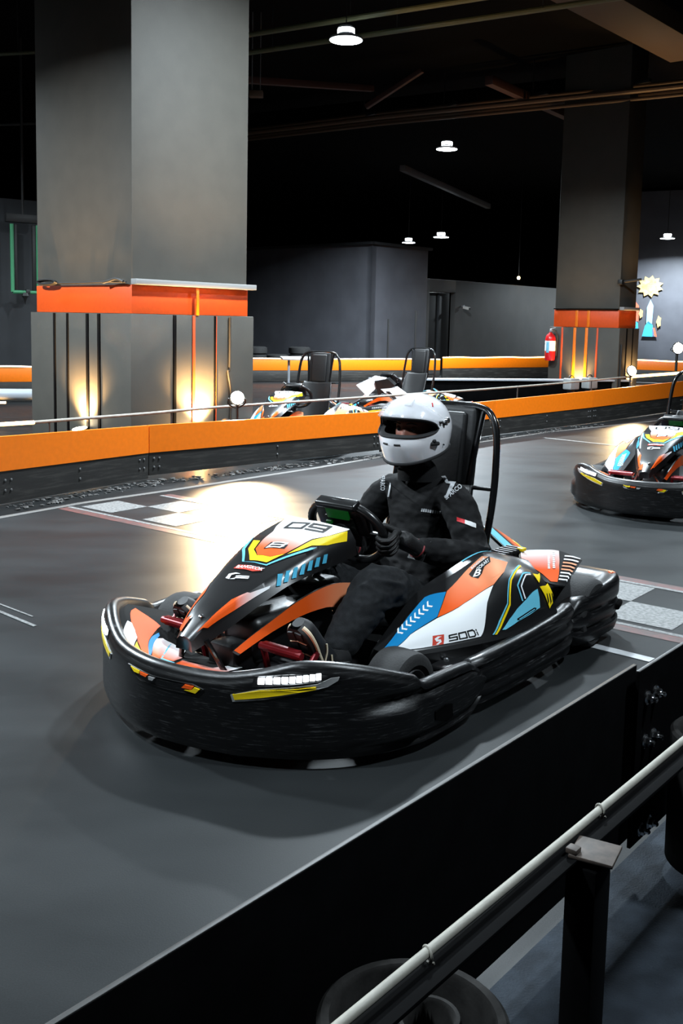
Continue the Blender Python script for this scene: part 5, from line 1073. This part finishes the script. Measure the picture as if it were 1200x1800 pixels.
beam('roof_brace', (-1.6,15.2,4.8), (.4,17.6,5.25), .10, .10, 'truss_brown', 'reddish brown brace slanting away beside the big pillar', 'brace', 'slanting roof braces')
beam('roof_brace', (.3,17.4,4.9), (1.2,16.9,5.4), .08, .08, 'truss_brown', 'short reddish brown brace rising between two roof members', 'brace', 'slanting roof braces')
beam('roof_brace', (1.3,24.0,4.9), (4.2,30.0,4.75), .14, .14, 'tray_grey', 'grey brace slanting away behind the lone pendant lamp', 'brace', 'slanting roof braces')
beam('roof_brace', (5.2,24.0,4.95), (8.6,31.0,4.9), .14, .14, 'tray_grey', 'grey brace slanting down beyond the lone pendant lamp towards the distant pillar', 'brace', 'slanting roof braces')
beam('flat_duct', (2.6,12.2,5.3), (5.0,15.0,5.3), .7, .25, 'duct_brown', 'flat brown duct high above the distant pillar', 'duct')
beam('roof_pipe', (-7.,9.0,5.1), (-2.2,8.0,5.1), .07, .07, 'pipe_red', 'red pipe glowing at the top corner beside the big pillar', 'pipe')  # red glow cast on a dark beam, put into the pipe's colour
for k, (z, y) in enumerate(((5.0,11.6),(5.0,14.6),(4.9,19.))):
    run('roof_conduit', [(-9.,y+1.2,z),(-6,y+.5,z),(-2.6,y-.4,z)], .025, 'pipe_khaki' if k < 2 else 'tray_grey', ['pale conduit just below the red pipe beside the big pillar','middle pale conduit beside the big pillar','lowest grey conduit beside the big pillar'][k], 'conduit', 'conduits beside the big pillar')
jb = empty('junction_box', (-1.35,15.0,4.55), 0, 'small tan junction box hanging on two rods beside the big pillar', 'junction box')
MB().box((0,0,0), (.2,.14,.09), .01).build('box', 'duct_brown', jb); MB().tube([(-.06,0,.04),(-.06,0,1.15)], .008, 6).build('rod', 'tray_grey', jb); MB().tube([(.06,0,.04),(.06,0,1.15)], .008, 6).build('rod', 'tray_grey', jb)
# black pipes on the bay wall, the green light on their edges painted as colour
gp = empty('drain_pipe', (-5.51,16.6,0), math.radians(33), 'black pipe loop edged in green on the dark wall beside the big pillar', 'pipe')
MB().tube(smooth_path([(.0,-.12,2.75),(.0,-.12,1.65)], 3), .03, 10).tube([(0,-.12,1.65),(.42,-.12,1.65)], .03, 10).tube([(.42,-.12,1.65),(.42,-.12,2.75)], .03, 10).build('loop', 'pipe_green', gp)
MB().box((.06,-.09,2.2), (.05,.05,1.1), .01).box((.36,-.09,2.2), (.06,.05,1.1), .01).box((.21,-.08,2.85), (.6,.12,.14), .01).build('backing', 'fitting_black', gp)
MB().tube([(.18,-.12,2.9),(.18,-.12,H)], .022, 8).build('riser', 'fitting_black', gp)
MB().lathe([(.05,0),(.06,.05),(.03,.09),(.0,.2)], 16, (.2,-.12,1.64), (0,0,-1)).box((.24,-.13,1.66), (.07,.06,.08), .01).build('valve', 'fitting_black', gp)
wc = MB().tube(smooth_path([(-5.9,16.2,3.1),(-5.88,16.21,2.2),(-5.93,16.19,1.6),(-5.9,16.2,.9)], 5), .02, 6); tag(wc.build('wall_cable', 'cable_black'), 'black cable hanging down the dark wall beside the green edged pipe', 'cable')
# extinguisher
fx = P2+Bq*1.13-A*.165
ex = empty('fire_extinguisher', (fx.x,fx.y,.70), 0, 'red fire extinguisher hanging on the side of the distant pillar', 'fire extinguisher')
MB().lathe([(0,0),(.075,.0),(.085,.02),(.085,.36),(.07,.42),(.03,.455),(.025,.47),(0,.47)], 28).build('cylinder', 'extinguisher_red', ex)
MB().lathe([(.086,.16),(.0865,.165),(.0865,.325),(.086,.33)], 28).build('label_band', 'label_white', ex); MB().box((-.055,-.066,.22), (.05,.006,.18), .002, rot=-.7).build('sticker', 'label_blue', ex)
MB().box((0,0,.50), (.035,.03,.05), .005).box((.03,0,.535), (.10,.02,.014), .004, rot=Matrix.Rotation(-.3, 3, 'Y')).lathe([(.02,0),(.02,.006),(0,.008)], 14, (0,-.02,.50), (0,-1,0)).build('valve', 'housing_grey', ex)
MB().tube(smooth_path([(.0,0,.50),(.07,-.02,.50),(.105,-.02,.40),(.10,-.02,.2),(.095,-.02,.08)], 6), .011, 8).build('hose', 'cable_black', ex)
MB().box((.045,.06,.3), (.04,.05,.3), .004).build('wall_bracket', 'fitting_black', ex)
# mural
mu = empty('mural', (9.24,32.54,-.12), math.atan2(-4.4,8.1), 'bright painted mural of yellow bursts and blue and orange shapes on the far wall', 'mural')
rnd = random.Random(5)
def star(mb, cx, cz, rx, rz, n, m, jag=.2):
    P = [(cx+rx*(1+(jag if k % 2 else -jag))*math.cos(2*PI*k/(2*n)), cz+rz*(1+(jag if k % 2 else -jag))*math.sin(2*PI*k/(2*n))) for k in range(2*n)]
    mb.prism(P, .01, Matrix(((1,0,0,0),(0,0,-1,-.012),(0,1,0,0),(0,0,0,1))), m=m)
mat('mural_yellow', srgb(250,206,120), .6); mat('mural_cream', srgb(250,240,220), .6); mat('mural_blue', srgb(60,170,215), .6); mat('mural_sky', srgb(150,195,235), .6); mat('mural_coral', srgb(235,110,80), .6)
for cx, cz, rx, rz, n, m in ((.62,2.72,.36,.30,11,'mural_yellow'),(.62,2.72,.27,.21,11,'mural_cream'),(.02,2.6,.17,.26,8,'mural_yellow'),(.0,1.95,.10,.16,6,'mural_yellow'),(.38,1.85,.06,.14,5,'mural_yellow'),(.95,1.6,.07,.18,5,'mural_yellow')):
    q = MB(); star(q, cx, cz, rx, rz, n, 0, .16); q.build('burst', m, mu)
for poly, m in (([(.02,1.12),(.34,1.12),(.30,1.55),(.22,1.62),(.10,1.60)],'mural_blue'),([(.10,1.6),(.32,1.6),(.30,2.1),(.20,2.22),(.12,2.0)],'mural_coral'),([(-.02,1.5),(.12,1.55),(.10,1.85),(.0,1.8)],'mural_cream'),([(.45,1.12),(.85,1.12),(.76,1.5),(.62,1.62),(.52,1.45)],'mural_blue'),([(.56,1.55),(.74,1.5),(.76,2.1),(.66,2.3),(.56,2.05)],'mural_sky'),([(.78,1.12),(.92,1.12),(.84,1.4),(.76,1.4)],'mural_coral')):
    q = MB(); q.prism(poly, .01, Matrix(((1,0,0,0),(0,0,-1,-.02),(0,1,0,0),(0,0,0,1)))); q.build('painted_shape', m, mu)
# amber lamp over the annex and a camera on its wall
al = empty('wall_lamp', (5.21,30.2,2.69), 0, 'small amber lamp glowing above the annex wall', 'lamp')
MB().lathe([(0,-.05),(.035,-.04),(.045,0),(.03,.035),(0,.045)], 20).build('bulb', 'bulb_amber', al); MB().tube([(0,0,.04),(0,0,H-2.69)], .01, 6).build('stem', 'fitting_black', al)
cp = K1+A*1.6-Bq*.06
sc_ = empty('security_camera', (cp.x,cp.y,1.72), ANG, 'small white security camera on the annex wall by the doorway', 'security camera')
MB().box((0,-.12,0), (.10,.2,.08), .015, rot=Matrix.Rotation(.2, 3, 'X')).build('body', 'label_white', sc_); MB().box((0,0,.05), (.05,.08,.05), .008).build('mount', 'housing_grey', sc_); MB().lathe([(.03,0),(.03,.01),(0,.012)], 16, (0,-.22,-.02), (0,-1,-.2)).build('lens', 'fitting_black', sc_)
# folding table, tyres, poles, boxes
tb = empty('folding_table', (-.60,13.4,0), .12, 'white folding table standing among the parked karts', 'table')
MB().box((0,0,.775), (.46,.6,.03), .006).build('tabletop', 'table_white', tb)
for sx in (-.14,.14): MB().tube([(sx,-.2,.76),(sx,-.2,.03)], .016, 8).build('leg', 'grey_pipe', tb)
for sg in (1,-1): MB().tube([(-.2*sg,.02*sg,.45),(.0,.02*sg,.28),(.22*sg,.02*sg,.06)], .014, 8).build('brace', 'table_white', tb)
tyre_p = MB().lathe([(.13,-.07),(.2,-.085),(.245,-.06),(.25,0),(.245,.06),(.2,.085),(.13,.07),(.12,0),(.13,-.07)], 28)
tp = None; PL = [(-1.95,22.3,4,'stack touching the big pillar'),(-1.48,22.5,3,'second stack from the big pillar'),(-1.0,22.75,4,'third stack from the big pillar'),(-.5,22.95,2,'low stack above the folding table')]
for x, y, n, lb in PL:
    for k in range(n):
        z = .086+.172*k; nm = ['lowest','second','third','top'][k if k < n-1 else 3]
        if tp is None: tp = tyre_p.build('tyre', 'tyre_rubber'); o = tp
        else: o = tp.copy(); COL.objects.link(o)
        o.location = (x+.01*math.sin(k*3), y, z); tag(o, f'{nm} used tyre in the {lb} behind the lit barrier', 'tyre', 'stacked tyres behind the barrier')
for x, y, z, lb in ((.98,22.0,1.35,'thin black marker pole by the hoop of the parked karts'),(1.62,22.6,1.55,'taller thin black marker pole before the dark doorway')):
    mp_ = empty('marker_pole', (x,y,0), 0, lb, 'pole', 'marker poles at the lit barrier'); MB().tube([(0,0,0),(0,0,z)], .02, 8).build('pole', 'fitting_black', mp_); MB().lathe([(.09,0),(.09,.03),(.03,.04),(0,.04)], 16).build('foot', 'fitting_black', mp_)
for x, y, lb in ((3.42,14.9,'small grey metal box on a stand behind the barrier, the one farther from the floodlight'),(3.78,15.25,'small grey metal box on a stand behind the barrier, the one nearer the floodlight')):
    b_ = empty('metal_box', (x,y,0), .6, lb, 'box', 'grey metal boxes at the distant pillar')
    MB().box((0,0,.42), (.20,.16,.17), .02, seg=3).build('case', 'box_grey', b_); MB().box((0,0,.17), (.08,.08,.34), .006).build('stand', 'fitting_black', b_); MB().tube(smooth_path([(-.06,0,.50),(-.03,0,.54),(.03,0,.54),(.06,0,.50)], 4), .008, 6).build('handle', 'fitting_black', b_)
# ---------------------------------------------------------------- the other karts
def put(x, y, deg, label, dark=False):
    k = copy_tree(kart); k.location = (x, y, 0); k.rotation_euler.z = math.radians(deg); k['label'] = label
    if dark:          # parked with its lights off
        for o in COL.objects:
            r = o
            while r.parent: r = r.parent
            if r == k and o.type == 'MESH' and o.name.split('.')[0] in ('diode_row', 'headlight_back', 'display_light', 'display'):
                o.data = o.data.copy(); o.data.materials[0] = M['silver_trim' if 'd' == o.name[0] and 'diode' in o.name else 'screen_glass']
    return k
k2 = put(2.94, 8.05, 237.3, 'black go-kart with its headlights on following behind, cut by the picture edge')
k3 = put(-.2, 10.97, 251, 'parked go-kart beside the big pillar, its yellow and white nose above the orange barrier', True)
k4 = put(1.12, 13.35, 232, 'parked go-kart with a white nose panel lifted open just behind the helmet', True)
for o in [q for q in COL.objects if q.parent == k4 and q.name.startswith('nose_fairing')]:
    for ch in [q for q in COL.objects if q.parent == o]: bpy.data.objects.remove(ch)
    bpy.data.objects.remove(o)
# its nose panel stands open: white arrow shaped tip, dark underside, white cover
bpy.context.view_layer.update(); inv = k4.matrix_world.inverted()
def slabw(pts, th, m, name, par):
    P = [Vector(p) for p in pts]; n = Vector((.25,1,.1)).normalized()*th; k = len(P)
    o = MB().add(P+[p+n for p in P], [tuple(range(k)), tuple(range(k, 2*k))[::-1]]+[(i, (i+1) % k, (i+1) % k+k, i+k) for i in range(k)], 0, False)
    o.v = [tuple(inv @ Vector(v)) for v in o.v]
    return o.build(name, m, par)
np_ = slabw([(.163,12.0,.52),(.369,12.0,.624),(.514,12.0,.603),(.418,12.0,.5),(.302,12.0,.382)], .10, 'helmet_white', 'nose_panel', k4)
slabw([(.384,11.97,.575),(.541,11.97,.603),(.624,11.97,.528),(.433,11.97,.397)], .14, 'satin_black', 'underside', np_)
slabw([(.459,11.96,.48),(.638,11.96,.50),(.831,11.96,.363),(.763,11.96,.265),(.611,11.96,.347)], .12, 'helmet_white', 'cover', np_)
slabw([(.52,11.93,.455),(.56,11.93,.455),(.66,11.93,.365),(.63,11.93,.355)], .02, 'satin_black', 'vent', np_)
CAM_ROLL = 1.2
cam = bpy.data.cameras.new('camera'); camo = bpy.data.objects.new('camera', cam); COL.objects.link(camo)
cam.sensor_fit = 'VERTICAL'; cam.sensor_height = 36.; cam.sensor_width = 24.; cam.lens = 35.0
cam.shift_y = -137.45/1800; cam.clip_start = .05; cam.clip_end = 200
camo.location = (0, 0, 1.28)
camo.rotation_euler = (Matrix.Rotation(math.radians(90-6.4406), 3, 'X') @ Matrix.Rotation(math.radians(CAM_ROLL), 3, 'Z')).to_euler()
SC.camera = camo
SC.view_settings.view_transform = 'Standard'; SC.view_settings.look = 'None'; SC.view_settings.exposure = 1.25; SC.view_settings.gamma = 1
w = bpy.data.worlds.new('hall_air'); SC.world = w; w.use_nodes = True
w.node_tree.nodes['Background'].inputs[0].default_value = (.6,.62,.7,1); w.node_tree.nodes['Background'].inputs[1].default_value = .004
SC.cycles.use_denoising = True
SC.cycles.max_bounces = 6; SC.cycles.diffuse_bounces = 3; SC.cycles.glossy_bounces = 4; SC.cycles.transparent_max_bounces = 8
SC.cycles.sample_clamp_indirect = 6
